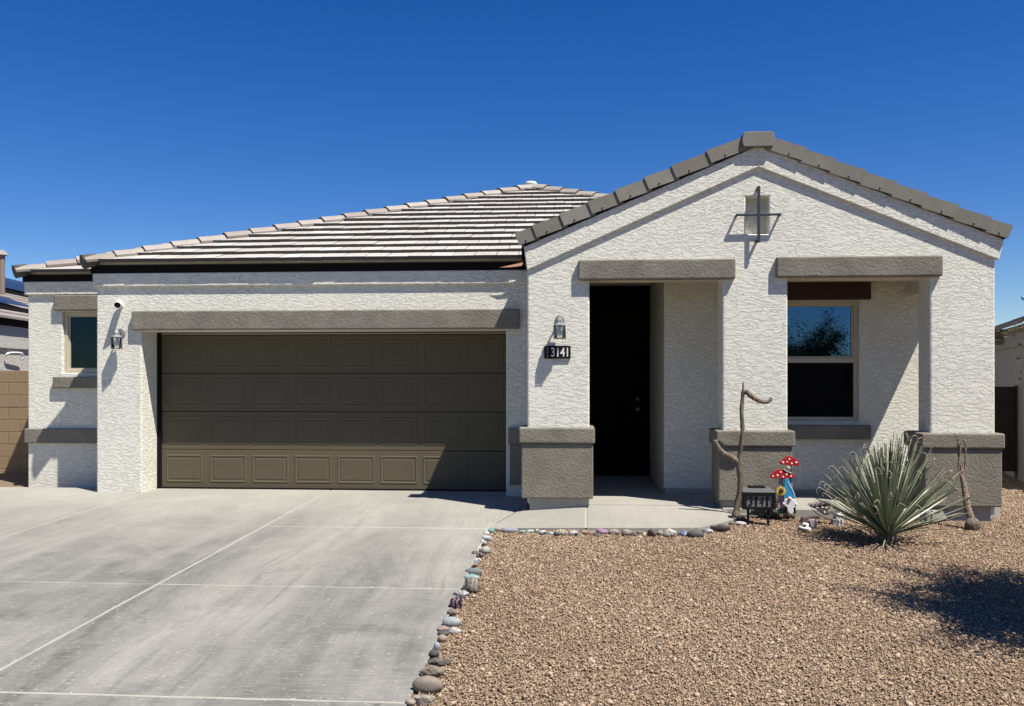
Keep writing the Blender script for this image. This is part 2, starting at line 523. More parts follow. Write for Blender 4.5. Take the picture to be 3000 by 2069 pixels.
M['umber'] = plain("mauve_brown_paint", (0.105, 0.078, 0.072), 0.7, var=0.18)
M['frost'] = plain("frosted_panel", (0.17, 0.165, 0.16), 0.5, var=0.04)
M['terracotta'] = plain("terracotta_flashing", (0.62, 0.36, 0.24), 0.8)
M['leaf'] = None

def curtain_mat():
    m, nt, p = new_mat("teal_patterned_curtain"); g = G(nt)
    f = g.ramp(g.noise(g.coord((1, 1, 1.6), (0, 0.7, 0)), 5, 4, 0.6, 1.5), [(0.38, 0.0), (0.66, 1.0)])
    g.put(p.inputs["Base Color"], g.mix(f, (0.010, 0.035, 0.075), (0.03, 0.24, 0.27)))
    p.inputs["Roughness"].default_value = 0.9
    return m
M['curtain'] = curtain_mat()
# yucca blade: grey green with pale dry tips (material slot 1)
def leaf_mat(name, c1, c2, spec=0.3):
    m, nt, p = new_mat(name); g = G(nt)
    oi = g.n("ShaderNodeObjectInfo")
    v = g.coord()
    c = g.mix(oi.outputs["Random"], c1, c2)
    c = g.mix(g.ramp(g.noise(v, 9, 3), [(0.35, 0.0), (0.75, 0.5)]), c, [x * 0.7 for x in c1])
    g.put(p.inputs["Base Color"], c)
    p.inputs["Roughness"].default_value = 0.42; p.inputs["Specular IOR Level"].default_value = spec
    return m
M['blade'] = leaf_mat("yucca_blade", (0.135, 0.172, 0.092), (0.31, 0.338, 0.232), 0.6)
M['drytip'] = plain("dry_blade_tip", (0.42, 0.37, 0.25), 0.8)
M['treeleaf'] = attr_mat("tree_leaf", [(0.0, (0.028, 0.045, 0.016)), (0.5, (0.05, 0.075, 0.026)), (1.0, (0.09, 0.115, 0.045))], 0.6, 5)
M['treebark'] = wood_mat("tree_bark", (0.10, 0.085, 0.055), (0.22, 0.19, 0.13))

# ------------------------------------------------------------------ planes of the house
YG, YD, YP, YW, YR = 11.03, 11.48, 9.90, 11.03, 11.79
TP = 0.34                                             # thickness of the porch front wall
HOUSE = empty("house", (-1.5, 11.0, 0.0), "white stucco single-storey house with brown tiled hip roof, garage and gabled porch", "house")

# ------------------------------------------------------------------ ground
def strip_mesh(name, rows, x0, x1, mats, nx=2):
    me = bpy.data.meshes.new(name)
    V, Fc = [], []
    for (y, z) in rows:
        for i in range(nx): V.append((x0 + (x1 - x0) * i / (nx - 1), y, z))
    for j in range(len(rows) - 1):
        for i in range(nx - 1):
            a = j * nx + i
            Fc.append((a, a + 1, a + nx + 1, a + nx))
    me.from_pydata(V, [], Fc)
    return mesh_obj(name, me, mats)

gxs = [-400, -60, -20, -12] + [-12 + 0.5 * i for i in range(1, 22)] + [-0.99 + 0.12 * i for i in range(0, 70)] + [8, 12, 20, 60, 400]
gxs = sorted(set(round(x, 3) for x in gxs))
gys = [-400, -60, -12, -1] + [-0.5 + 0.25 * i for i in range(64)] + [16, 20, 60, 400]
me = bpy.data.meshes.new("ground")
GV = []
for y in gys:
    for x in gxs:
        z = gz(x, y) - 0.012
        if x < -0.90 and -1.2 < y < 12: z = drive_z(y) - 0.09
        elif x < 0.25 and y > 8.3: z = min(z, drive_z(y) - 0.05)
        GV.append((x, y, z))
nx_ = len(gxs)
me.from_pydata(GV, [], [(j * nx_ + i, j * nx_ + i + 1, (j + 1) * nx_ + i + 1, (j + 1) * nx_ + i) for j in range(len(gys) - 1) for i in range(nx_ - 1)])
g_ = mesh_obj("ground", me, M['gbase'])
tag(g_, "tan gravel desert ground around the houses", kind="structure")
st_ = strip_mesh("road", [(-10.5, grav_z(-1) + 0.06), (-2.2, grav_z(-1) + 0.06)], -150, 150, M['asphalt'])
tag(st_, "dark asphalt street in front of the driveway", kind="structure")

# driveway: slabs on a bed of pale joint mortar
xc = (drive(972, 1435).x + drive(454, 1698).x + drive(58, 1951).x) / 3
xr = drive(1300, 1834).x
xl = xc - 2.42
yj = [drive(1300, 1548).y, drive(1150, 1722).y, drive(900, 2050).y]
DRIVE = bpy.data.objects.new("driveway", None)
COL.objects.link(DRIVE)
DRIVE.location = (xc, 7, drive_z(7))
tag(DRIVE, "grey concrete driveway of jointed slabs in front of the garage", kind="structure")
def slab(name, poly, mat, parent, top=None, th=0.10, bev=0.006, sub=True):
    """poly: list of (x, y) or (x, y, z)"""
    bm = bmesh.new()
    raw = [Vector((p[0], p[1], p[2] if len(p) > 2 else drive_z(p[1]))) for p in poly]
    pts = []
    for i, p in enumerate(raw):
        q = raw[(i + 1) % len(raw)]
        nseg = max(1, int((q - p).length / 0.16)) if sub else 1
        for k in range(nseg):
            w = p.lerp(q, k / nseg)
            if k: w += Vector((rnd.uniform(-1, 1), rnd.uniform(-1, 1), 0)) * 0.0035
            pts.append(w)
    T = [bm.verts.new(p) for p in pts]
    B = [bm.verts.new((v.co.x, v.co.y, v.co.z - th)) for v in T]
    n = len(T)
    bm.faces.new(T); bm.faces.new(B[::-1])
    for i in range(n): bm.faces.new((T[i], B[i], B[(i + 1) % n], T[(i + 1) % n]))
    bmesh.ops.recalc_face_normals(bm, faces=bm.faces)
    Ts = set(T)
    es = [e for e in bm.edges if all(v in Ts for v in e.verts)]
    bmesh.ops.bevel(bm, geom=es, offset=bev, segments=2, profile=0.5, affect='EDGES')
    return bm_obj(name, bm, mat, parent)
GAP = 0.012
jx1, jy1 = drive(1426, 1547).xy
jx2, jy2 = drive(1543, 1479).xy
ybounds = [11.42] + yj + [yj[2] - 2.2, yj[2] - 4.4]
xb = [xl - 4.9, xl - 2.42, xl, xc]
for j in range(5):
    ya, yb = ybounds[j] - GAP, ybounds[j + 1] + GAP
    if j == 0: ya = 11.42
    for i in range(3):
        slab("concrete_slab", [(xb[i] + GAP, yb - 0.003), (xb[i + 1] - GAP, yb - 0.003), (xb[i + 1] - GAP, ya), (xb[i] + GAP, ya)], M['slab'], DRIVE)
    if j == 0:
        xg = at(1489, 1430, YD).x + 0.3
        slab("concrete_slab", [(xc + GAP, yb), (jx1 - GAP, jy1 + GAP), (jx2 - GAP * 1.5, jy2), (xg, YG - 0.1), (xg, ya), (xc + GAP, ya)], M['slab'], DRIVE)
    else:
        slab("concrete_slab", [(xc + GAP, yb), (xr, yb), (xr + (jx1 - xr if j == 1 else 0), ya), (xc + GAP, ya)], M['slab'], DRIVE)
bm = bmesh.new()
vv = [bm.verts.new((x, y, drive_z(y) - 0.004)) for (x, y) in ((xb[0], ybounds[-1]), (xr - 0.01, ybounds[-1]), (xr - 0.01, jy1), (jx1, jy1), (jx2, jy2), (jx2, 11.4), (xb[0], 11.4))]
bm.faces.new(vv)
bm_obj("joint_filler", bm, M['joint'], DRIVE)

# walkway to the porch
WALK = bpy.data.objects.new("walkway", None)
COL.objects.link(WALK)
WALK.location = (0.5, 9, 0)
tag(WALK, "pale concrete walkway leading from the driveway to the porch", kind="structure")
def wz(px, py, z):
    p = atz(px, py, z); return (p.x, p.y, p.z)
w_a = (jx1 + GAP, jy1 + 0.004, drive_z(jy1)); w_b = (jx2 + GAP, jy2, drive_z(jy2))
f1, f2 = wz(1713, 1546, -0.012), wz(1932, 1546, 0.0)
f3, f4, f5, f6, f7 = wz(2046, 1545, 0.005), wz(2108, 1532, 0.01), wz(2152, 1519, 0.012), wz(2140, 1502, 0.02), wz(2125, 1494, 0.025)
yb_ = YP + 0.1
back1 = (at(1718, 1480, YP + 0.1).x, yb_, 0.04)
slab("concrete_slab", [w_a, f1, (back1[0] - GAP, back1[1], 0.035), (w_b[0] + 0.02, yb_, drive_z(yb_) + 0.02), w_b], M['walk'], WALK, sub=False)
f1b = (f1[0] + 2 * GAP, f1[1], f1[2])
slab("concrete_slab", [f1b, f2, f3, f4, f5, f6, f7, (at(2118, 1490, YP).x, yb_, 0.04), (back1[0] + GAP, yb_, 0.04)], M['walk'], WALK, sub=False)
bm = bmesh.new()
for (a, b) in ((w_a, f1), (f1, f2), (f2, f3), (f3, f4), (f4, f5)):
    A_ = Vector(a); B_ = Vector(b)
    q = [bm.verts.new(p) for p in (A_ + Vector((0, 0.012, -0.012)), B_ + Vector((0, 0.012, -0.012)), B_ + Vector((0, 0.012, -0.2)), A_ + Vector((0, 0.012, -0.2)))]
    bm.faces.new(q)
bm_obj("walk_edge", bm, M['curb'], WALK)
jf = bmesh.new()
vv = [jf.verts.new(p) for p in ((jx1 - 0.02, jy1 + 0.01, drive_z(jy1) - 0.006), (f1[0] + 0.03, f1[1] + 0.02, f1[2] - 0.006), (back1[0] + 0.03, yb_, 0.032), (w_b[0] - 0.05, yb_, drive_z(yb_) - 0.008))]
jf.faces.new(vv)
bm_obj("joint_filler", jf, M['joint'], WALK)
# porch floor
PF = slab("porch_floor", [(at(1600, 1400, YP).x, YP + 0.115, 0.045), (at(2118, 1400, YP).x, YP + 0.115, 0.045), (at(2112, 1400, YP).x, YP - 0.13, 0.045), (at(2712, 1400, YP).x, YP - 0.13, 0.045), (4.95, YP + 0.3, 0.045), (4.95, 14.5, 0.045), (-0.25, 14.5, 0.045)], M['walk'], None, th=0.2, sub=False)
tag(PF, "concrete porch floor slab behind the pillars", kind="structure")

# ------------------------------------------------------------------ garage front and recessed left wall
xgl = at(283, 1100, YG).x
xor_ = at(1490, 1200, YD).x                              # right jamb of the garage opening
xol = at(415, 1200, YG).x
zl_b = at(940, 962, YG - 0.07).z                      # underside of the garage lintel
zop = at(940, 968, YG).z
xpl = at(1545, 1000, YP).x                           # left face of the porch
ZT = at(900, 797, YG).z                              # top of the wall under the fascia
ZTT = ZT + 0.16
bm = prism_y([[(xgl, -0.1), (xol, -0.1), (xol, zop), (xor_, zop), (xor_, -0.1), (xpl + 0.12, -0.1), (xpl + 0.12, ZTT), (xgl, ZTT)]], YG, YD, 0.018)
bm_obj("garage_wall", bm, M['stucco'], HOUSE)
bm_obj("side_wall", box_bm(xgl, xgl + 0.25, YD + 0.002, 22, -0.1, ZTT), M['stucco'], HOUSE)
# trim band under the eave
zt0 = at(900, 836, YG - 0.035).z
bm_obj("trim_band", box_bm(xgl - 0.035, xpl + 0.0, YG - 0.04, YG + 0.05, zt0, ZT, 0.012), M['stucco'], HOUSE)
# lintel over the garage
def from_px(x0, x1, y0, y1, Y):
    a, b = at(x0, y0, Y), at(x1, y1, Y)
    return a.x, b.x, b.z, a.z
x0, x1, z0, z1 = from_px(384, 1521, 911, 963, YG - 0.07)
bm_obj("lintel", box_bm(x0, x1, YG - 0.07, YG + 0.05, z0, z1, 0.018, 3), M['brown'], HOUSE)
# brown base on the garage's right jamb
x0, x1, z0, z1 = from_px(1497, 1545, 1254, 1301, YG - 0.03)
bm_obj("wall_base", box_bm(xor_ - 0.0 + 0.03, xpl + 0.1, YG - 0.075, YG + 0.1, z0, z1, 0.012), M['brown'], HOUSE)
bm_obj("wall_base", box_bm(xor_ + 0.05, xpl + 0.1, YG - 0.05, YG + 0.1, 0.14, z0, 0.012), M['brown'], HOUSE)
# recessed wall with the bathroom window
xrl = at(82, 1000, YR).x
wx0, wz1 = at(183, 913, YR).x, at(183, 913, YR).z
wx1, wz0 = at(328, 1093, YR).x, at(190, 1093, YR).z
ZT2 = at(150, 826, YR).z
bm = prism_y([rect(xrl, xgl + 0.05, -0.1, ZT2 + 0.15), rect(wx0, wx1, wz0, wz1)], YR, YR + 0.25, 0.015)
bm_obj("recessed_wall", bm, M['stucco'], HOUSE)
bm_obj("side_wall", box_bm(xrl, xrl + 0.25, YR + 0.252, 22, -0.1, ZT2 + 0.15), M['stucco'], HOUSE)
bm_obj("trim_band", box_bm(xrl - 0.035, xgl, YR - 0.04, YR + 0.05, at(150, 864, YR - 0.04).z, ZT2, 0.012), M['stucco'], HOUSE)
x0, x1, z0, z1 = from_px(157, 345, 865, 909, YR - 0.07)
bm_obj("lintel", box_bm(x0, x1, YR - 0.07, YR + 0.05, z0, z1, 0.016, 3), M['brown'], HOUSE)
x0, x1, z0, z1 = from_px(153, 345, 1104, 1138, YR - 0.07)
bm_obj("window_sill", box_bm(x0, x1, YR - 0.07, YR + 0.05, z0, z1, 0.016, 3), M['brown'], HOUSE)
x0, x1, z0, z1 = from_px(70, 345, 1256, 1300, YR - 0.06)
bm_obj("wall_base", box_bm(x0, x1, YR - 0.06, YR + 0.05, z0, z1, 0.014, 3), M['brown'], HOUSE)

def window(parent, x0, x1, z0, z1, Y, split=None, blinds=True, fw=0.055, pane='glass', room='room'):
    """vinyl window set in an opening: frame object with sashes, panes, slats and a dark room behind"""
    W = bm_obj("window", prism_y([rect(x0, x1, z0, z1), rect(x0 + fw, x1 - fw, z0 + fw, z1 - fw)], Y + 0.05, Y + 0.14, 0.006), M['frame'], parent)
    a0, a1, b0, b1 = x0 + fw, x1 - fw, z0 + fw, z1 - fw
    spans = [(b0, b1)]
    if split:
        bm_obj("meeting_rail", box_bm(a0, a1, Y + 0.055, Y + 0.125, split - 0.03, split + 0.03, 0.005), M['frame'], W)
        spans = [(split + 0.03, b1), (b0, split - 0.03)]
    for k, (s0, s1) in enumerate(spans):
        bm_obj("sash", prism_y([rect(a0, a1, s0, s1), rect(a0 + 0.022, a1 - 0.022, s0 + 0.022, s1 - 0.022)], Y + 0.075, Y + 0.115), M['fascia'] if k else M['frame'], W)
        bm_obj("pane", box_bm(a0 + 0.02, a1 - 0.02, Y + 0.092, Y + 0.098, s0 + 0.02, s1 - 0.02), M[pane], W)
        if k == 1:
            bm_obj("insect_screen", box_bm(a0 + 0.024, a1 - 0.024, Y + 0.080, Y + 0.083, s0 + 0.024, s1 - 0.024), M['screen'], W)
    if blinds:
        n = int((b1 - b0) / 0.062)
        proto = None
        for i in range(n):
            z = b1 - 0.03 - i * 0.062
            if proto is None:
                b = bmesh.new()
                q = [b.verts.new(p) for p in ((a0 + 0.03, -0.022, -0.014), (a1 - 0.07, -0.022, -0.014), (a1 - 0.07, 0.022, 0.014), (a0 + 0.03, 0.022, 0.014))]
                b.faces.new(q)
                bmesh.ops.solidify(b, geom=b.faces[:], thickness=0.003)
                o = bm_obj("blind_slat", b, M['blind'], W); proto = o
            else:
                o = proto.copy(); link(o, W)
            o.location = (0, Y + 0.17, z)
    rb = bmesh.new()
    box_bm(x0 - 0.1, x1 + 0.1, Y + 0.251, Y + 0.9, z0 - 0.1, z1 + 0.1, bm=rb)
    rb.faces.ensure_lookup_table()
    bmesh.ops.delete(rb, geom=[f for f in rb.faces if f.calc_center_median().y < Y + 0.26], context='FACES')
    bm_obj("room_lining", rb, M[room], W)
    if room != 'room':
        bm_obj("curtain", box_bm(a0, a1, Y + 0.16, Y + 0.17, b0, b1), M[room], W)
    return W
window(HOUSE, wx0, wx1, wz0, wz1, YR, None, False, 0.05, 'glass_dim', 'curtain')

# fascia boards
YE = YG - 0.04 - 0.055                               # drip line of the garage eave
ze = at(900, 772, YE).z
YE2 = YR - 0.04 - 0.055
ze2 = at(150, 803, YE2).z
bm_obj("fascia", box_bm(xgl - 0.06, xpl + 0.05, YG - 0.035, YG + 0.03, ZT, ze + 0.0, 0.0), M['fascia'], HOUSE)
bm_obj("fascia", box_bm(xrl - 0.06, xgl + 0.1, YR - 0.035, YR + 0.03, ZT2, ze2, 0.0), M['fascia'], HOUSE)
bm_obj("fascia", box_bm(xgl - 0.06, xgl - 0.0, YG + 0.031, 20, ZT, ze, 0.0), M['fascia'], HOUSE)

# garage door: slab of four sections with 8 x 4 raised panels
dz0, dz1 = 0.0, at(900, 981, YD).z
dx0, dx1 = at(462, 1200, YD).x - 0.03, xor_ + 0.03
bm = bmesh.new()
H4 = (dz1 - dz0) / 4
for k in range(4):
    box_bm(dx0, dx1, YD + 0.004, YD + 0.05, dz0 + k * H4 + 0.004, dz0 + (k + 1) * H4 - 0.004, 0.004, 1, bm)
GD = bm_obj("garage_door", bm, M['door'], HOUSE)
pw, ph = 205 / 125.6 * (4.88 / 8) * 0.985 * 0.98, 0.385
pw = (at(772, 1300, YD).x - at(665, 1300, YD).x)
def panel_mesh(w, h):
    b = bmesh.new()
    loops = [(0.0, 0.0), (0.010, -0.005), (0.022, -0.005), (0.036, 0.0025), (0.044, 0.0025), (0.056, -0.003)]
    rings = []
    for ins, y in loops:
        rings.append([b.verts.new((sx * (w / 2 - ins), y, sz * (h / 2 - ins))) for sx, sz in ((-1, -1), (1, -1), (1, 1), (-1, 1))])
    for i in range(len(rings) - 1):
        for k in range(4):
            b.faces.new((rings[i][k], rings[i][(k + 1) % 4], rings[i + 1][(k + 1) % 4], rings[i + 1][k]))
    b.faces.new(rings[-1])
    bmesh.ops.recalc_face_normals(b, faces=b.faces)
    if b.faces[-1].normal.y > 0: bmesh.ops.reverse_faces(b, faces=b.faces)
    me = bpy.data.meshes.new("panel"); b.to_mesh(me); b.free()
    me.materials.append(M['door'])
    return me
pme = panel_mesh(pw, ph)
pxc = [at(400 + (l + 103) / 1.928, 1300, YD).x for l in (165, 412, 652, 893, 1135, 1378, 1620, 1862)]
for r in range(4):
    for c in range(8):
        o = bpy.data.objects.new("panel", pme)
        link(o, GD)
        o.location = (pxc[c], YD + 0.0035, dz0 + (r + 0.5) * H4)
bm_obj("door_light_block", box_bm(dx0 - 0.1, dx1 + 0.1, YD + 0.052, YD + 0.06, -0.05, zop + 0.2), M['black'], GD)  # added unseen sheet, stops light leaking through the door gaps
bm_obj("weather_strip", box_bm(dx0 + 0.06, dx1, YD - 0.012, YD + 0.02, dz1 + 0.005, dz1 + 0.022), M['gasket'], GD)
bm_obj("door_stop", box_bm(at(462, 1200, YD).x - 0.02, at(474, 1200, YD).x, YD - 0.03, YD + 0.03, 0, dz1 + 0.12), M['fascia'], GD)
bm_obj("door_header", box_bm(dx0, dx1, YD + 0.003, YD + 0.06, dz1 + 0.024, dz1 + 0.2), M['espresso'], GD)
bm_obj("door_seal", box_bm(dx0, dx1, YD - 0.006, YD + 0.045, -0.02, 0.006), M['black'], GD)

# ------------------------------------------------------------------ porch front with gable
xpr = at(2916, 1000, YP).x
apex = at(2222, 428, YP)                              # underside of the tiles at the ridge
eaveL = at(1535, 724, YP); eaveR = at(2938, 703, YP)
mL = (apex.z - eaveL.z) / (apex.x - eaveL.x); mR = (apex.z - eaveR.z) / (eaveR.x - apex.x)
def rake_z(x):
    return apex.z - (mL * (apex.x - x) if x < apex.x else mR * (x - apex.x))
e0, e1 = at(1727, 1000, YP).x, at(2117, 1000, YP).x
w0, w1 = at(2308, 1000, YP).x, at(2725, 1000, YP).x
zb = at(1925, 818, YP).z                              # underside of the beams
n0, n1 = at(2185, 578, YP).x, at(2252, 578, YP).x
nz0, nz1 = at(2218, 686, YP).z, at(2218, 578, YP).z
outline = [(xpl, 0.06), (e0, 0.06), (e0, zb), (e1, zb), (e1, 0.06), (w0, 0.06), (w0, zb), (w1, zb), (w1, -0.02), (xpr, -0.02),
           (xpr, rake_z(xpr) + 0.02), (apex.x, apex.z + 0.02), (xpl, rake_z(xpl) + 0.02)]
bm = prism_y([outline, rect(n0, n1, nz0, nz1)], YP, YP + TP, 0.02, 2)
bm_obj("porch_wall", bm, M['stucco'], HOUSE)
bm_obj("niche_back", box_bm(n0 - 0.02, n1 + 0.02, YP + 0.14, YP + 0.18, nz0 - 0.02, nz1 + 0.02), M['stucco'], HOUSE)
# raised band along the rakes
def lowz(px, py): return at(px, py, YP - 0.035)
bl, ba, br = lowz(1545, 792), lowz(2222, 489), lowz(2928, 762)
band = [(bl.x - 0.005, bl.z), (ba.x, ba.z), (br.x, br.z), (eaveR.x, eaveR.z), (apex.x, apex.z), (eaveL.x, eaveL.z)]
bm_obj("rake_band", prism_y([band], YP - 0.035, YP + 0.02, 0.01, 2), M['stucco'], HOUSE)
# beams over the two openings
x0, x1, z0, z1 = from_px(1694, 2156, 761, 817, YP - 0.07)
bm_obj("beam", box_bm(x0, x1, YP - 0.07, YP + 0.03, z0, z1, 0.02, 3), M['brown'], HOUSE)
x0, x1, z0, z1 = from_px(2276, 2764, 752, 809, YP - 0.07)
bm_obj("beam", box_bm(x0, x1, YP - 0.07, YP + 0.03, z0, z1, 0.02, 3), M['brown'], HOUSE)
# pillar bases
def pillar_base(xa, xb_, ca, cb, ztop, zcap, zbot, fa, fb):
    pb = bm_obj("pillar_base", box_bm(at(xa, 1400, YP - 0.08).x, at(xb_, 1400, YP - 0.08).x, YP - 0.08, YP + TP + 0.07, zbot, zcap, 0.016, 3), M['brown'], HOUSE)
    bm_obj("pillar_cap", box_bm(at(ca, 1280, YP - 0.105).x, at(cb, 1280, YP - 0.105).x, YP - 0.105, YP + TP + 0.095, zcap + 0.0, ztop, 0.02, 3), M['brown'], pb)
    bm_obj("foundation", box_bm(at(fa, 1480, YP - 0.005).x, at(fb, 1480, YP - 0.005).x, YP - 0.02, YP + TP, -0.3, zbot + 0.002, 0.006), M['found'], pb)
zz = lambda px, py: at(px, py, YP - 0.09).z
pillar_base(1527, 1738, 1520, 1743, zz(1640, 1253), zz(1640, 1300), zz(1640, 1462), 1552, 1722)
pillar_base(2105, 2322, 2099, 2331, zz(2210, 1262), zz(2210, 1309), zz(2210, 1470), 2112, 2312)
pillar_base(2709, 2937, 2701, 2946, zz(2820, 1270), zz(2820, 1315), zz(2820, 1486), 2722, 2901)

# walls behind the porch
xa0 = at(1945, 1300, YW).x                            # right side of the entry recess
yb2 = 12.9
px0, px1, pz0, pz1 = at(2200, 880, YW).x, at(2517, 880, YW).x, at(2450, 1234, YW).z, at(2450, 880, YW).z
bm = prism_y([rect(xa0, 4.72, 0.10, 2.95), rect(px0, px1, pz0, pz1)], YW, YW + 0.25, 0.018)
bm_obj("window_wall", bm, M['stucco'], HOUSE)
bm_obj("foundation", box_bm(xa0 + 0.02, 4.7, YW + 0.012, YW + 0.2, -0.1, 0.102), M['found'], HOUSE)
bm_obj("entry_wall", box_bm(xa0, xa0 + 0.25, YW + 0.252, yb2 + 0.3, -0.05, 2.95), M['stucco'], HOUSE)
bm_obj("entry_wall", box_bm(xpl, xpl + 0.25, YP + TP + 0.002, yb2 + 0.3, -0.05, 2.95), M['stucco'], HOUSE)
dxa, dxb, dzt = xpl + 0.25, xa0, 2.10
bm_obj("entry_wall", box_bm(dxa, dxb, yb2, yb2 + 0.2, 2.14, 2.96), M['espresso'], HOUSE)  # wall over the door coloured near black for the entry's shade
FD = bm_obj("front_door", box_bm(dxa, dxb - 0.0, yb2 + 0.06, yb2 + 0.11, 0.03, 2.138), M['espresso'], HOUSE)
for zc_ in (0.62, 1.5):
    for k in (0, 1):
        xm = dxa + (dxb - dxa) * (0.36 + 0.42 * k)
        bm_obj("door_panel", box_bm(xm - 0.17, xm + 0.17, yb2 + 0.045, yb2 + 0.07, zc_ - 0.36, zc_ + 0.36, 0.012), M['espresso'], FD)
hx = at(1868, 1190, yb2).x
bm_obj("door_handle", lathe_bm([(0.0, 0), (0.03, 0.005), (0.03, 0.045), (0.012, 0.06)], 12, (hx, yb2 + 0.0, 1.02)), M['steel'], FD)
bm_obj("door_handle", lathe_bm([(0.0, 0), (0.025, 0.005), (0.025, 0.035), (0.01, 0.05)], 12, (hx, yb2 + 0.0, 1.18)), M['steel'], FD)
bm_obj("porch_ceiling", box_bm(xpl + 0.26, 4.6, YP + TP + 0.003, yb2, 2.90, 2.948), M['beige'], HOUSE)
bm_obj("soffit", box_bm(e0 + 0.012, e1 - 0.012, YP + 0.005, YP + TP - 0.005, zb - 0.004, zb + 0.01), M['beige'], HOUSE)
bm_obj("soffit", box_bm(w0 + 0.012, w1 - 0.012, YP + 0.005, YP + TP - 0.005, zb - 0.004, zb + 0.01), M['beige'], HOUSE)
# beam closing the open right side of the porch
sbx = at(2668, 850, YW).x
bm_obj("side_beam", box_bm(sbx, xpr - 0.12, YP + TP + 0.002, YW - 0.002, at(2680, 868, YW).z, 2.95, 0.015), M['stucco'], HOUSE)
bm_obj("side_wall", box_bm(4.47, 4.72, YW + 0.252, 22, -0.1, 2.95), M['stucco'], HOUSE)
bm_obj("window_header", box_bm(px0 - 0.2, at(2553, 860, YW - 0.06).x, YW - 0.06, YW + 0.04, pz1 + 0.004, at(2450, 826, YW - 0.06).z, 0.014, 3), M['header'], HOUSE)
bm_obj("window_sill", box_bm(px0 - 0.2, at(2553, 1260, YW - 0.07).x, YW - 0.07, YW + 0.04, at(2450, 1288, YW - 0.07).z, at(2450, 1246, YW - 0.07).z, 0.016, 3), M['brown'], HOUSE)
window(HOUSE, px0, px1, pz0, pz1, YW, at(2420, 1056, YW + 0.06).z, True, 0.05)

# ------------------------------------------------------------------ main roof
ALPHA = math.atan(0.4167)
ca, sa = math.cos(ALPHA), math.sin(ALPHA)
XL = at(262, 772, YE).x
# apex lies on the 5:12 plane at photograph pixel (1560, 556)
lo, hi = 12.0, 22.0
for _ in range(60):
    mid = (lo + hi) / 2
    if at(1560, 560, mid).z > ze + 0.4167 * (mid - YE): lo = mid
    else: hi = mid
YA = lo; XA = at(1560, 560, YA).x; ZA = ze + 0.4167 * (YA - YE)
VA = (YA - YE) / ca
XR = XA + (XA - XL)
me = bpy.data.meshes.new("roof")
YB = 20.0
me.from_pydata([(XL, YE + 0.05, ze), (XR, YE + 0.05, ze), (XA, YA, ZA), (XL, YB + 5, ze), (XR, YB + 5, ze), (XA, YB, ZA)], [],
               [(0, 1, 2), (0, 2, 5, 3), (1, 4, 5, 2), (3, 5, 4)])
ROOF = mesh_obj("roof", me, M['tile_edge'], HOUSE)
EXPO, TW, TT = 0.335, 0.285, 0.047
def slope_pt(x, v, n=0.0):
    return Vector((x, YE + v * ca - n * sa, ze + v * sa + n * ca))
def clip(poly, ax, ay, bx, by):
    """keep the side to the left of the line a -> b"""
    out = []
    def side(p): return (bx - ax) * (p[1] - ay) - (by - ay) * (p[0] - ax)
    for i in range(len(poly)):
        p, q = poly[i], poly[(i + 1) % len(poly)]
        sp, sq = side(p), side(q)
        if sp >= 0: out.append(p)
        if (sp >= 0) != (sq >= 0):
            t = sp / (sp - sq)
            out.append((p[0] + (q[0] - p[0]) * t, p[1] + (q[1] - p[1]) * t))
    return out
def tile_bm(poly, v0):
    """flat interlocking tile, butt end raised; poly in (x, v) with v0 the butt line; built about the butt's centre"""
    b = bmesh.new()
    def nb(v): return TT * (1 - (v - v0) / EXPO) * 0.9
    A = [b.verts.new((p[0], p[1] - v0, nb(p[1]) + TT)) for p in poly]
    B = [b.verts.new((p[0], p[1] - v0, nb(p[1]) + 0.001)) for p in poly]
    n = len(poly)
    b.faces.new(A); b.faces.new(B[::-1])
    for i in range(n):
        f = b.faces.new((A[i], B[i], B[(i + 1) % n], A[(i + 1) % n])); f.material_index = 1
    bmesh.ops.recalc_face_normals(b, faces=b.faces)
    return b
full = None
BAS = Matrix(((1, 0, 0, 0), (0, ca, -sa, 0), (0, sa, ca, 0), (0, 0, 0, 1)))
rest = bmesh.new()
ntile = 0
XVIS = 0.75
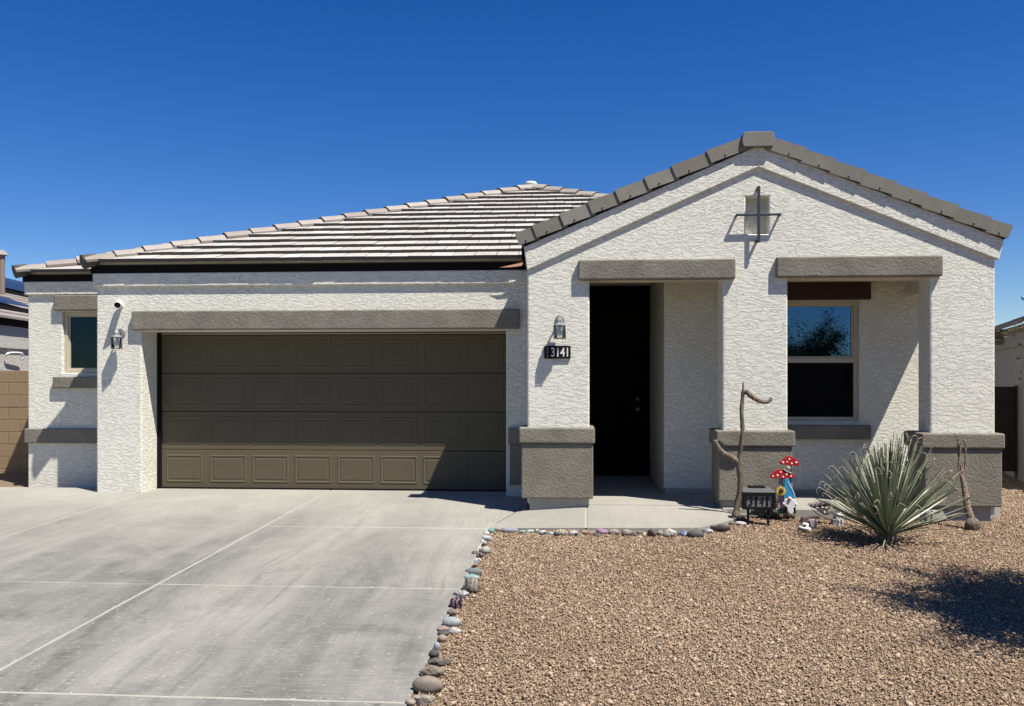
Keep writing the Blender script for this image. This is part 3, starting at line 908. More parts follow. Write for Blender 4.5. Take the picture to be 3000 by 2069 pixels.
for k in range(int(VA / EXPO) + 1):
    v0 = k * EXPO - 0.02
    off = (k % 2) * TW / 2 + rnd.uniform(-0.02, 0.02)
    for i in range(-1, int((XR - XL) / TW) + 2):
        x0 = XL + i * TW + off
        poly = [(x0 + 0.004, v0), (x0 + TW - 0.004, v0), (x0 + TW - 0.004, v0 + 0.42), (x0 + 0.004, v0 + 0.42)]
        c = clip(poly, XA, VA, XL, 0.0)
        c = clip(c, XR, 0.0, XA, VA) if c else c
        if len(c) < 3: continue
        ar = abs(sum(c[q][0] * c[(q + 1) % len(c)][1] - c[(q + 1) % len(c)][0] * c[q][1] for q in range(len(c)))) / 2
        if ar < 0.012: continue
        jit = rnd.uniform(-0.006, 0.006)
        xm = x0 + TW / 2
        if xm > XVIS:
            t = tile_bm([(p[0] - xm, p[1]) for p in c], v0)
            t.transform(Matrix.Translation(slope_pt(xm, v0 + jit)) @ BAS)
            merge(rest, t); continue
        if ar > 0.42 * (TW - 0.008) * 0.995 and len(c) == 4:
            if full is None:
                b = tile_bm([(p[0] - xm, p[1]) for p in poly], v0)
                full = bpy.data.meshes.new("roof_tile"); b.to_mesh(full); b.free()
                full.materials.append(M['tile']); full.materials.append(M['tile_edge'])
            o = bpy.data.objects.new("roof_tile", full)
        else:
            b = tile_bm([(p[0] - xm, p[1]) for p in c], v0)
            m_ = bpy.data.meshes.new("roof_tile"); b.to_mesh(m_); b.free()
            m_.materials.append(M['tile']); m_.materials.append(M['tile_edge'])
            o = bpy.data.objects.new("roof_tile", m_)
        COL.objects.link(o); o.parent = ROOF
        o.matrix_parent_inverse = Matrix.Identity(4)
        o.matrix_basis = Matrix.Translation(slope_pt(xm, v0 + jit, rnd.uniform(0, 0.006))) @ BAS @ Matrix.Rotation(rnd.uniform(-0.010, 0.010), 4, 'Z') @ Matrix.Rotation(rnd.uniform(-0.010, 0.010), 4, 'Y')
        ntile += 1
tag(bm_obj("roof_tiles", rest, [M['tile'], M['tile_edge']], ROOF), kind="stuff")

def hip_tile_mesh(L=0.47, w=0.135, drop=0.075, th=0.028, lift=0.036):
    b = bmesh.new()
    def ring(y, l, s=1.0):
        pr = [(-w * s, -drop), (-w * 0.42 * s, -0.012), (0, 0), (w * 0.42 * s, -0.012), (w * s, -drop)]
        up = [b.verts.new((x, y, z + th + l)) for x, z in pr]
        dn = [b.verts.new((x * 0.93, y, z + l - 0.004)) for x, z in pr]
        return up + dn[::-1]
    r0, r1 = ring(0, lift, 1.06), ring(L, 0.0, 0.92)
    n = len(r0)
    for i in range(n):
        f = b.faces.new((r0[i], r0[(i + 1) % n], r1[(i + 1) % n], r1[i]))
    f = b.faces.new(r0[::-1]); f.material_index = 1
    b.faces.new(r1)
    bmesh.ops.recalc_face_normals(b, faces=b.faces)
    me = bpy.data.meshes.new("hip_tile"); b.to_mesh(me); b.free()
    me.materials.append(M['hip']); me.materials.append(M['tile_edge'])
    return me
HTM = hip_tile_mesh()
def run_hip(p0, p1, n_tiles, parent, name="hip_tile", lift=0.03, t0=0.0):
    d = (p1 - p0); L = d.length; d = d.normalized()
    ex = d.cross(Vector((0, 0, 1))).normalized()
    ez = ex.cross(d).normalized()
    B = Matrix((ex, d, ez)).transposed().to_4x4()
    for i in range(n_tiles):
        s = t0 + i * (L - t0) / n_tiles
        o = bpy.data.objects.new(name, HTM)
        COL.objects.link(o); o.parent = parent; o.matrix_parent_inverse = Matrix.Identity(4)
        o.matrix_basis = Matrix.Translation(p0 + d * s + ez * (lift + rnd.uniform(-0.003, 0.004))) @ B @ Matrix.Rotation(rnd.uniform(-0.012, 0.012), 4, 'Z')
up = Vector((0, 0, 1))
pA = Vector((XA, YA, ZA + 0.06)); pL = Vector((XL, YE, ze + 0.05)); pR = Vector((XR, YE, ze + 0.05))
run_hip(pL + (pA - pL).normalized() * -0.06, pA, 20, ROOF)
run_hip(pR, pA, 20, ROOF)
# closing end of the lowest hip tile
he = bmesh.new()
tube_bm([pL + Vector((-0.06, -0.07, -0.01)), pL + Vector((0.06, 0.05, 0.035))], [0.10, 0.09], 7, he)
bm_obj("hip_end", he, M['tile_edge'], ROOF)
# roof over the recessed wall: a lower hip that dies into the main hip
XL2 = at(62, 803, YE2).x
pL2 = Vector((XL2, YE2, ze2 + 0.04)); pA2 = pA + Vector((-0.25, 0.45, -0.03))
me = bpy.data.meshes.new("recess_roof")
d2 = (pA2 - pL2)
me.from_pydata([(XL2, YE2 + 0.05, ze2 - 0.02), (XL + 0.6, YE2 + 0.05, ze2 - 0.02), tuple(pA2 - Vector((0, 0, 0.06))), (XL2, 24, ze2 - 0.02)], [], [(0, 1, 2), (0, 2, 3)])
ROOF2 = mesh_obj("recess_roof", me, M['tile_edge'], HOUSE)
run_hip(pL2 + d2.normalized() * -0.06, pA2, 21, ROOF2)
he = bmesh.new()
tube_bm([pL2 + Vector((-0.06, -0.07, -0.01)), pL2 + Vector((0.06, 0.05, 0.035))], [0.10, 0.09], 7, he)
bm_obj("hip_end", he, M['tile_edge'], ROOF2)
for k in range(3):
    for i in range(0, 9):
        v0 = k * EXPO - 0.02
        x0 = XL2 + 0.14 + i * TW + (k % 2) * TW / 2 + k * 0.33
        if x0 > XL + 0.35: continue
        o = bpy.data.objects.new("roof_tile", full)
        COL.objects.link(o); o.parent = ROOF2; o.matrix_parent_inverse = Matrix.Identity(4)
        o.matrix_basis = Matrix.Translation(Vector((x0 + TW / 2, YE2 + v0 * ca, ze2 - 0.01 + v0 * sa))) @ BAS
# vent cap on the ridge
bm = lathe_bm([(0.05, -0.25), (0.05, 0.0), (0.10, 0.045), (0.12, 0.075), (0.09, 0.105), (0.02, 0.115)], 16, (XA - 0.03, YA + 0.05, ZA + 0.07))
bm_obj("roof_vent", bm, M['white'], ROOF, smooth=True)

# ------------------------------------------------------------------ porch roof and rake tiles
PR = bmesh.new()
YBK = 15.5
def course_roof(xe, ze_, xa, za, sgn, bm):
    n = 8
    for k in range(n):
        t0, t1 = k / n, (k + 1) / n
        A = (xe + (xa - xe) * t0, ze_ + (za - ze_) * t0); B = (xe + (xa - xe) * t1, ze_ + (za - ze_) * t1)
        pts = [(A[0], A[1] + 0.005), (A[0], A[1] + 0.055), (B[0], B[1] + 0.022), (B[0], B[1] - 0.02)]
        v0 = [bm.verts.new((p[0], YP + 0.02, p[1])) for p in pts]
        v1 = [bm.verts.new((p[0], YBK, p[1])) for p in pts]
        bm.faces.new(v0); bm.faces.new(v1[::-1])
        for i in range(4): bm.faces.new((v0[i], v0[(i + 1) % 4], v1[(i + 1) % 4], v1[i]))
course_roof(eaveL.x - 0.02, eaveL.z, apex.x, apex.z, 1, PR)
course_roof(eaveR.x + 0.02, eaveR.z, apex.x, apex.z, -1, PR)
PROOF = bm_obj("porch_roof", PR, M['tile'], HOUSE)
def rake_tile(base, d, nrm, s0, L, hgt, lift):
    """L-section tile lapping the gable edge: front leg and top leg, low end raised"""
    b = bmesh.new()
    rings = []
    for s, l in ((s0, lift), (s0 + L, 0.0)):
        ring = []
        for n_, y in ((0.0, -0.012), (hgt, -0.012), (hgt, 0.22), (hgt - 0.028, 0.22), (hgt - 0.028, 0.018), (0.0, 0.018)):
            yy = YP - 0.055 + (y - l * 0.75 if y < 0.1 else y)
            ring.append(b.verts.new(Vector((base.x, yy, base.z)) + d * s + nrm * (n_ + l)))
        rings.append(ring)
    n = 6
    for i in range(n): b.faces.new((rings[0][i], rings[0][(i + 1) % n], rings[1][(i + 1) % n], rings[1][i]))
    f = b.faces.new(rings[0][::-1]); b.faces.new(rings[1])
    # nail head
    c = Vector((base.x, YP - 0.07 - lift * 0.6, base.z)) + d * (s0 + L * 0.38) + nrm * (hgt * 0.32)
    nb = bmesh.ops.create_icosphere(b, subdivisions=1, radius=0.011, matrix=Matrix.Translation(c))
    for v in nb['verts']:
        for f in v.link_faces: f.material_index = 1
    return b
tl_top, tl_bot = at(1516, 688, YP - 0.06), at(1526, 723, YP - 0.06)
def rake_run(bounds, base_px, top_px, nrm_sign):
    p0 = at(base_px[0], base_px[1], YP - 0.06); p1 = at(top_px[0], top_px[1], YP - 0.06)
    d = (p1 - p0); d.y = 0; Ltot = d.length; d.normalize()
    nrm = Vector((-d.z, 0, d.x)) * nrm_sign
    tot = bounds[-1] - bounds[0]
    for i in range(len(bounds) - 1):
        s0 = (bounds[i] - bounds[0]) / tot * Ltot; L = (bounds[i + 1] - bounds[i]) / tot * Ltot
        t = rake_tile(p0, d, nrm, s0, L + 0.035, 0.152, 0.022)
        bm_obj("rake_tile", t, [M['rake'], M['steel']], PROOF)
rake_run([38, 165, 365, 570, 768, 980, 1175, 1425, 1690], (1524, 724), (2195, 437), 1)
rake_run([-v for v in (1865, 1715, 1480, 1250, 1030, 800, 575, 365, 120)], (2948, 704), (2250, 440), -1)
# ridge cap seen end on
x0, x1, z0, z1 = from_px(2174, 2271, 386, 428, YP - 0.10)
oc = [(x0 + 0.02, z0), (x1 - 0.02, z0), (x1, z0 + 0.06), (x1 - 0.015, z1 - 0.012), (x1 - 0.05, z1), (x0 + 0.05, z1), (x0 + 0.015, z1 - 0.012), (x0, z0 + 0.06)]
bm_obj("ridge_tile", prism_y([oc], YP - 0.105, YP + 0.40, 0.006, 2), M['rake'], PROOF)
run_hip(Vector((apex.x, YP + 0.38, apex.z + 0.075)), Vector((apex.x, YBK, apex.z + 0.075)), 14, PROOF, "ridge_tile")
# dark board under the rake tiles
for (a_, b_) in ((eaveL, apex), (eaveR, apex)):
    pts = [(a_.x, a_.z - 0.0), (b_.x, b_.z), (b_.x, b_.z + 0.06), (a_.x, a_.z + 0.06)]
    bm_obj("rake_board", prism_y([pts], YP - 0.05, YP + 0.015), M['fascia'], PROOF)
# porch eave board on the garage side and loose terracotta flashing
bm_obj("eave_board", box_bm(eaveL.x - 0.03, eaveL.x + 0.05, YP + 0.03, 12.4, eaveL.z - 0.14, eaveL.z + 0.03), M['fascia'], PROOF)
fl = [at(1462, 784, YE - 0.02), at(1500, 776, YE - 0.03), at(1520, 769, YE - 0.03), at(1536, 768, YE - 0.02), at(1528, 779, YE - 0.04), at(1496, 783, YE - 0.04)]
b = bmesh.new(); b.faces.new([b.verts.new(p) for p in fl]); bmesh.ops.solidify(b, geom=b.faces[:], thickness=0.008)
bm_obj("flashing", b, M['terracotta'], ROOF)

# ------------------------------------------------------------------ things on the walls
def lantern(px, py, Y, rot, label):
    """wall lantern; (px, py) is the centre of the back plate"""
    c = at(px, py, Y)
    L = empty("wall_lantern", c, label, "wall lamp", "wall lanterns beside the openings")
    def P(bm, name, mat, smooth=False):
        o = bm_obj(name, bm, mat, None, smooth)
        o.parent = L
        return o
    b = bmesh.new()
    r = [b.verts.new((0.058 * math.cos(a), 0, 0.075 * math.sin(a))) for a in [2 * math.pi * i / 20 for i in range(20)]]
    f = b.faces.new(r)
    ex = bmesh.ops.extrude_face_region(b, geom=[f])
    for v in [g for g in ex['geom'] if isinstance(g, bmesh.types.BMVert)]: v.co.y -= 0.022; v.co.x *= 0.8; v.co.z *= 0.8
    P(b, "back_plate", M['steel'])
    ly = -0.125
    P(tube_bm(spline([(0, -0.015, 0.0), (0, -0.06, 0.035), (0, -0.11, 0.045), (0, ly, 0.02)], 4), 0.011, 8), "arm", M['steel'])
    R6 = Matrix.Rotation(rot, 4, 'Z')
    def hexp(r, z): return [Vector((0, ly, z)) + (R6 @ Vector((r * math.cos(math.pi / 3 * k), r * math.sin(math.pi / 3 * k), 0))) for k in range(6)]
    b = bmesh.new()
    prof = [(0.012, 0.055), (0.022, 0.030), (0.036, 0.008), (0.042, -0.030), (0.070, -0.052), (0.070, -0.060)]
    rings = [[b.verts.new(p) for p in hexp(r_, z_)] for r_, z_ in prof]
    for i in range(len(rings) - 1):
        for k in range(6): b.faces.new((rings[i][k], rings[i][(k + 1) % 6], rings[i + 1][(k + 1) % 6], rings[i + 1][k]))
    b.faces.new(rings[0]); b.faces.new(rings[-1][::-1])
    P(b, "lamp_roof", M['steel'])
    top, bot = hexp(0.066, -0.060), hexp(0.066, -0.205)
    b = bmesh.new()
    for k in range(6):
        tube_bm([top[k], bot[k] + Vector((0, 0, -0.012))], 0.0045, 5, b)
        tube_bm([bot[k], bot[(k + 1) % 6]], 0.004, 5, b)
        tube_bm([top[k], top[(k + 1) % 6]], 0.004, 5, b)
    P(b, "cage", M['cage'])
    b = bmesh.new()
    t2, b2 = [b.verts.new(p) for p in hexp(0.061, -0.062)], [b.verts.new(p) for p in hexp(0.061, -0.200)]
    for k in range(6): b.faces.new((t2[k], t2[(k + 1) % 6], b2[(k + 1) % 6], b2[k]))
    P(b, "lamp_glass", M['lglass'])
    P(lathe_bm([(0.012, -0.06), (0.012, -0.10), (0.02, -0.115), (0.03, -0.14), (0.022, -0.17), (0.006, -0.18)], 12, (0, ly, 0)), "bulb", M['white'], True)
    return L
lantern(356, 977, YG, math.radians(30), "steel wall lantern under the white camera, left of the garage door")
lantern(1640, 941, YP, math.radians(0), "steel wall lantern directly above the black 3141 number plaque")

# house number plaque on the porch pillar
x0, x1, z0, z1 = from_px(1594, 1672, 1013, 1051, YP - 0.03)
PL = empty("number_plaque", ((x0 + x1) / 2, YP, z0), "black house number plaque with white digits 3141 on the left porch pillar", "house number")
bm_obj("plate", box_bm(x0, x1, YP - 0.026, YP - 0.004, z0, z1, 0.004), M['black'], PL)
w_, h_ = x1 - x0, z1 - z0
tb = text_bm("3141", 1.0, 1.0, (0, 0, 0), 0.01, None, 0.012)
bb = [v.co.copy() for v in tb.verts]
tw = max(v.x for v in bb) - min(v.x for v in bb); thh = max(v.z for v in bb) - min(v.z for v in bb)
for v in tb.verts:
    v.co = Vector((x0 + w_ * 0.58 + v.co.x * (w_ * 0.64) / tw, YP - 0.0285 + v.co.y * 0.1, z0 + h_ * 0.50 + v.co.z * (h_ * 0.70) / thh))
bm_obj("digits", tb, M['white'], PL)
tb = text_bm("DE SANTAS", 1.0, 1.0, (0, 0, 0), 0.01)
bb = [v.co.copy() for v in tb.verts]
tw = max(v.x for v in bb) - min(v.x for v in bb); thh = max(v.z for v in bb) - min(v.z for v in bb)
for v in tb.verts:
    a_, c_ = v.co.x / tw, v.co.z / thh
    v.co = Vector((x0 + w_ * 0.125 - c_ * w_ * 0.07, YP - 0.0285 + v.co.y * 0.1, z0 + h_ * 0.5 + a_ * h_ * 0.86))
bm_obj("street_lettering", tb, M['gasket'], PL)
for sx in (0.2, 0.8):
    bm_obj("mount", box_bm(x0 + w_ * sx - 0.01, x0 + w_ * sx + 0.01, YP - 0.006, YP + 0.004, z0 + h_ * 0.4, z0 + h_ * 0.6), M['black'], PL)

# iron cross in front of the gable niche
YC = YP - 0.085
cxp, cyp = at(2223, 629, YC), None
CR = empty("wall_cross", at(2221, 629, YP), "dark iron cross mounted over the square niche in the gable", "cross")
ct, cb_ = at(2223, 545, YC), at(2220, 711, YC)
cl, cr_ = at(2157, 630, YC), at(2290, 628, YC)
bm_obj("upright", box_bm(cxp.x - 0.016, cxp.x + 0.016, YC - 0.012, YC + 0.012, cb_.z, ct.z, 0.004), M['cross'], CR)
bm_obj("crossbar", box_bm(cl.x, cr_.x, YC - 0.010, YC + 0.0135, cxp.z - 0.013, cxp.z + 0.013, 0.004), M['cross'], CR)
for p in (ct, cb_):
    s = -1 if p is ct else 1
    bm_obj("stand_off", box_bm(p.x - 0.012, p.x + 0.012, YC + 0.008, YP + 0.004, p.z + s * 0.02 - 0.014, p.z + s * 0.02 + 0.014), M['cross'], CR)
for p, s in ((cl, 1), (cr_, -1)):
    bm_obj("stand_off", box_bm(p.x + s * 0.012 - 0.01, p.x + s * 0.012 + 0.01, YC + 0.008, YP + 0.004, p.z - 0.011, p.z + 0.011), M['cross'], CR)

# white security camera
c = at(352, 890, YG)
SC = empty("security_camera", c, "small white bullet security camera with black lens above the left lantern", "camera")
q = Vector((0.055, -0.17, -0.055)).normalized()
def cyl_along(p0, d, prof, seg=18):
    b = lathe_bm(prof, seg)
    z = d.normalized(); x = z.cross(Vector((0, 0, 1))).normalized(); y = z.cross(x)
    b.transform(Matrix.Translation(p0) @ Matrix((x, y, z)).transposed().to_4x4())
    return b
bm_obj("mount_plate", cyl_along(c + Vector((0.018, 0.006, -0.03)), Vector((0, -1, 0)), [(0.0, 0), (0.034, 0.001), (0.034, 0.016), (0.012, 0.03), (0.012, 0.05)]), M['white'], SC, True)
bm_obj("housing", cyl_along(c + Vector((0.012, -0.03, 0.012)), q, [(0.03, 0), (0.043, 0.01), (0.045, 0.12), (0.044, 0.165), (0.040, 0.165), (0.040, 0.15)]), M['white'], SC)
bm_obj("lens", cyl_along(c + Vector((0.012, -0.03, 0.012)) + q * 0.152, q, [(0.0405, 0), (0.0405, 0.004), (0.018, 0.006), (0.016, 0.010)]), M['black'], SC)

# ------------------------------------------------------------------ gravel (one mass of stones)
def gravel():
    nr = np.random.default_rng(5)
    V = np.array([(x, y, z) for x in (-1, 1) for y in (-1, 1) for z in (-1, 1)], float) * 0.66
    T = np.array([(0, 1, 3), (0, 3, 2), (4, 6, 7), (4, 7, 5), (0, 4, 5), (0, 5, 1), (2, 3, 7), (2, 7, 6), (0, 2, 6), (0, 6, 4), (1, 5, 7), (1, 7, 3)])
    pts = []
    # candidate positions, denser near the camera
    n = 660000
    X = nr.uniform(xr + 0.03, 7.4, n); Y = nr.uniform(3.2, 14.5, n)
    keep = np.ones(n, bool)
    # inside the widened view
    u = (X * cs + Y * sn) / (-X * sn + Y * cs)
    keep &= (u < 0.66)
    # outside walk, porch and house
    fy = f1[1] + 0.02
    keep &= ~((X < f4[0] + 0.02) & (Y > fy - 0.015))
    keep &= ~((X < f5[0] + 0.12) & (Y > f5[1] - 0.0))
    keep &= ~((X < at(2718, 1500, YP).x) & (Y > YP - 0.13))
    keep &= ~((X < at(2900, 1500, YP).x) & (Y > YP - 0.03))
    keep &= ~((X < 4.95) & (Y > YP + 0.25))
    X, Y = X[keep], Y[keep]
    far = nr.random(len(X)) < np.clip(1.15 - (Y - 4) * 0.085, 0.30, 1)
    X, Y = X[far], Y[far]
    n = len(X)
    s = nr.lognormal(math.log(0.0060), 0.36, n) * (1 + 0.04 * (Y - 4.5))
    s = np.clip(s, 0.004, 0.022)
    big = nr.random(n) < 0.003
    s[big] = nr.uniform(0.014, 0.026, int(big.sum()))
    Z = np.array([gz(a_, b_) for a_, b_ in zip(X, Y)]) + nr.uniform(-0.006, 0.005, n)
    tmpl = []
    for k in range(10):
        j = V * (1 + nr.uniform(-0.38, 0.32, (8, 1))) + nr.uniform(-0.22, 0.22, (8, 3))
        j = j * np.array([1, nr.uniform(0.65, 1), nr.uniform(0.5, 0.85)])
        tmpl.append(j)
    tmpl = np.array(tmpl)
    ti = nr.integers(0, 10, n)
    P = tmpl[ti]
    a = nr.uniform(0, 2 * math.pi, n); b = nr.normal(0, 0.7, n)
    ca_, sa_, cb2, sb2 = np.cos(a), np.sin(a), np.cos(b), np.sin(b)
    x = P[:, :, 0]; y = P[:, :, 1] * cb2[:, None] - P[:, :, 2] * sb2[:, None]; z = P[:, :, 1] * sb2[:, None] + P[:, :, 2] * cb2[:, None]
    x2 = x * ca_[:, None] - y * sa_[:, None]; y2 = x * sa_[:, None] + y * ca_[:, None]
    W = np.stack([x2, y2, z], -1) * s[:, None, None] + np.stack([X, Y, Z], -1)[:, None, :]
    me = bpy.data.meshes.new("gravel")
    nv, nf = n * 8, n * 12
    me.vertices.add(nv); me.vertices.foreach_set("co", W.reshape(-1).astype(np.float32))
    idx = (T[None] + (np.arange(n) * 8)[:, None, None]).reshape(-1)
    me.loops.add(nf * 3); me.loops.foreach_set("vertex_index", idx.astype(np.int32))
    me.polygons.add(nf); me.polygons.foreach_set("loop_start", (np.arange(nf) * 3).astype(np.int32))
    me.update(); me.validate()
    at_ = me.attributes.new("tone", 'FLOAT', 'POINT')
    tone = np.clip(nr.normal(0.52, 0.23, n) + 0.10 * np.sin(X * 1.7 + 0.6 * np.sin(Y * 2.1)) * np.sin(Y * 1.3 + X), 0, 1)
    tone[big] = np.where(nr.random(int(big.sum())) < 0.5, 0.86, 0.05)
    at_.data.foreach_set("value", np.repeat(tone, 8).astype(np.float32))
    o = mesh_obj("gravel", me, M['gravel'])
    tag(o, "tan and brown landscaping gravel covering the front yard", kind="stuff")
    return n
NG = gravel()

# ------------------------------------------------------------------ painted stones along the walk and driveway
def stone_mat(c1, c2, pat):
    m, nt, p = new_mat("stone_paint"); g = G(nt)
    v = g.coord()
    n_ = g.noise(v, 30, 4)
    if pat == 'stripe':
        c2 = [a * 0.35 + b * 0.65 for a, b in zip(c1, c2)]
        w = g.n("ShaderNodeTexWave"); w.bands_direction = 'X'; g.put(w.inputs["Vector"], v); w.inputs["Scale"].default_value = 9; w.inputs["Distortion"].default_value = 6.0; w.inputs["Detail Scale"].default_value = 2
        f = g.ramp(w.outputs["Fac"], [(0.45, 0.0), (0.55, 1.0)])
    elif pat == 'blot':
        f = g.ramp(g.noise(v, 22, 1, 0.5, 0.4), [(0.52, 0.0), (0.55, 1.0)])
    elif pat == 'marble':
        f = g.ramp(g.noise(v, 12, 5, 0.6, 1.8), [(0.42, 0.0), (0.6, 1.0)])
    else:
        f = g.ramp(g.noise(v, 10, 5), [(0.3, 0.0), (0.75, 0.55)])
    c = g.mix(f, c1, c2)
    c = g.mix(g.ramp(n_, [(0.35, 0.0), (0.8, 0.35)]), c, [x * 0.6 for x in c1])
    g.put(p.inputs["Base Color"], c)
    g.put(p.inputs["Normal"], g.bump(g.noise(v, 60, 4), 0.5, 0.004))
    p.inputs["Roughness"].default_value = 0.7; p.inputs["Specular IOR Level"].default_value = 0.3
    return m
def stone_mesh(w, d, h, rough, flat, seed, yaw):
    b = bmesh.new()
    bmesh.ops.create_icosphere(b, subdivisions=3, radius=1.0)
    o = Vector((seed * 3.7, seed * 1.3, seed * 2.1))
    for v in b.verts:
        q = v.co.copy()
        r = 1 + rough * (mnoise.noise(q * 1.1 + o) * 0.9 + mnoise.noise(q * 2.6 + o) * 0.45)
        if rough > 0.25:
            for k in range(5):
                rr = random.Random(seed * 31 + k)
                nn = Vector((rr.uniform(-1, 1), rr.uniform(-1, 1), rr.uniform(-0.6, 1))).normalized()
                dd = (q * r).dot(nn) - 0.72
                if dd > 0: q = q - nn * dd / r
        q = q * r
        v.co = Vector((q.x * w / 2, q.y * d / 2, max(q.z, -0.75) * h / 2))
    b.transform(Matrix.Rotation(yaw, 4, 'Z'))
    return b
C = dict(turq=(0.06, 0.42, 0.36), beige=(0.50, 0.38, 0.30), lilac=(0.34, 0.40, 0.47), lav=(0.42, 0.38, 0.48), mint=(0.36, 0.50, 0.43), cream=(0.62, 0.55, 0.42), brown=(0.16, 0.10, 0.07),
         white=(0.72, 0.70, 0.67), black=(0.015, 0.015, 0.016), orange=(0.38, 0.15, 0.08), pink=(0.48, 0.20, 0.36), tan=(0.42, 0.33, 0.25), grey=(0.26, 0.245, 0.23), dgrey=(0.10, 0.10, 0.098),
         dbrown=(0.085, 0.062, 0.050), redbrown=(0.17, 0.065, 0.05), blue=(0.06, 0.18, 0.42), navy=(0.02, 0.03, 0.08), peach=(0.55, 0.36, 0.25), sage=(0.20, 0.26, 0.235), pbl=(0.34, 0.47, 0.52),
         rose=(0.42, 0.22, 0.21), rock=(0.27, 0.21, 0.155), rock2=(0.40, 0.31, 0.215), purple=(0.42, 0.36, 0.52))
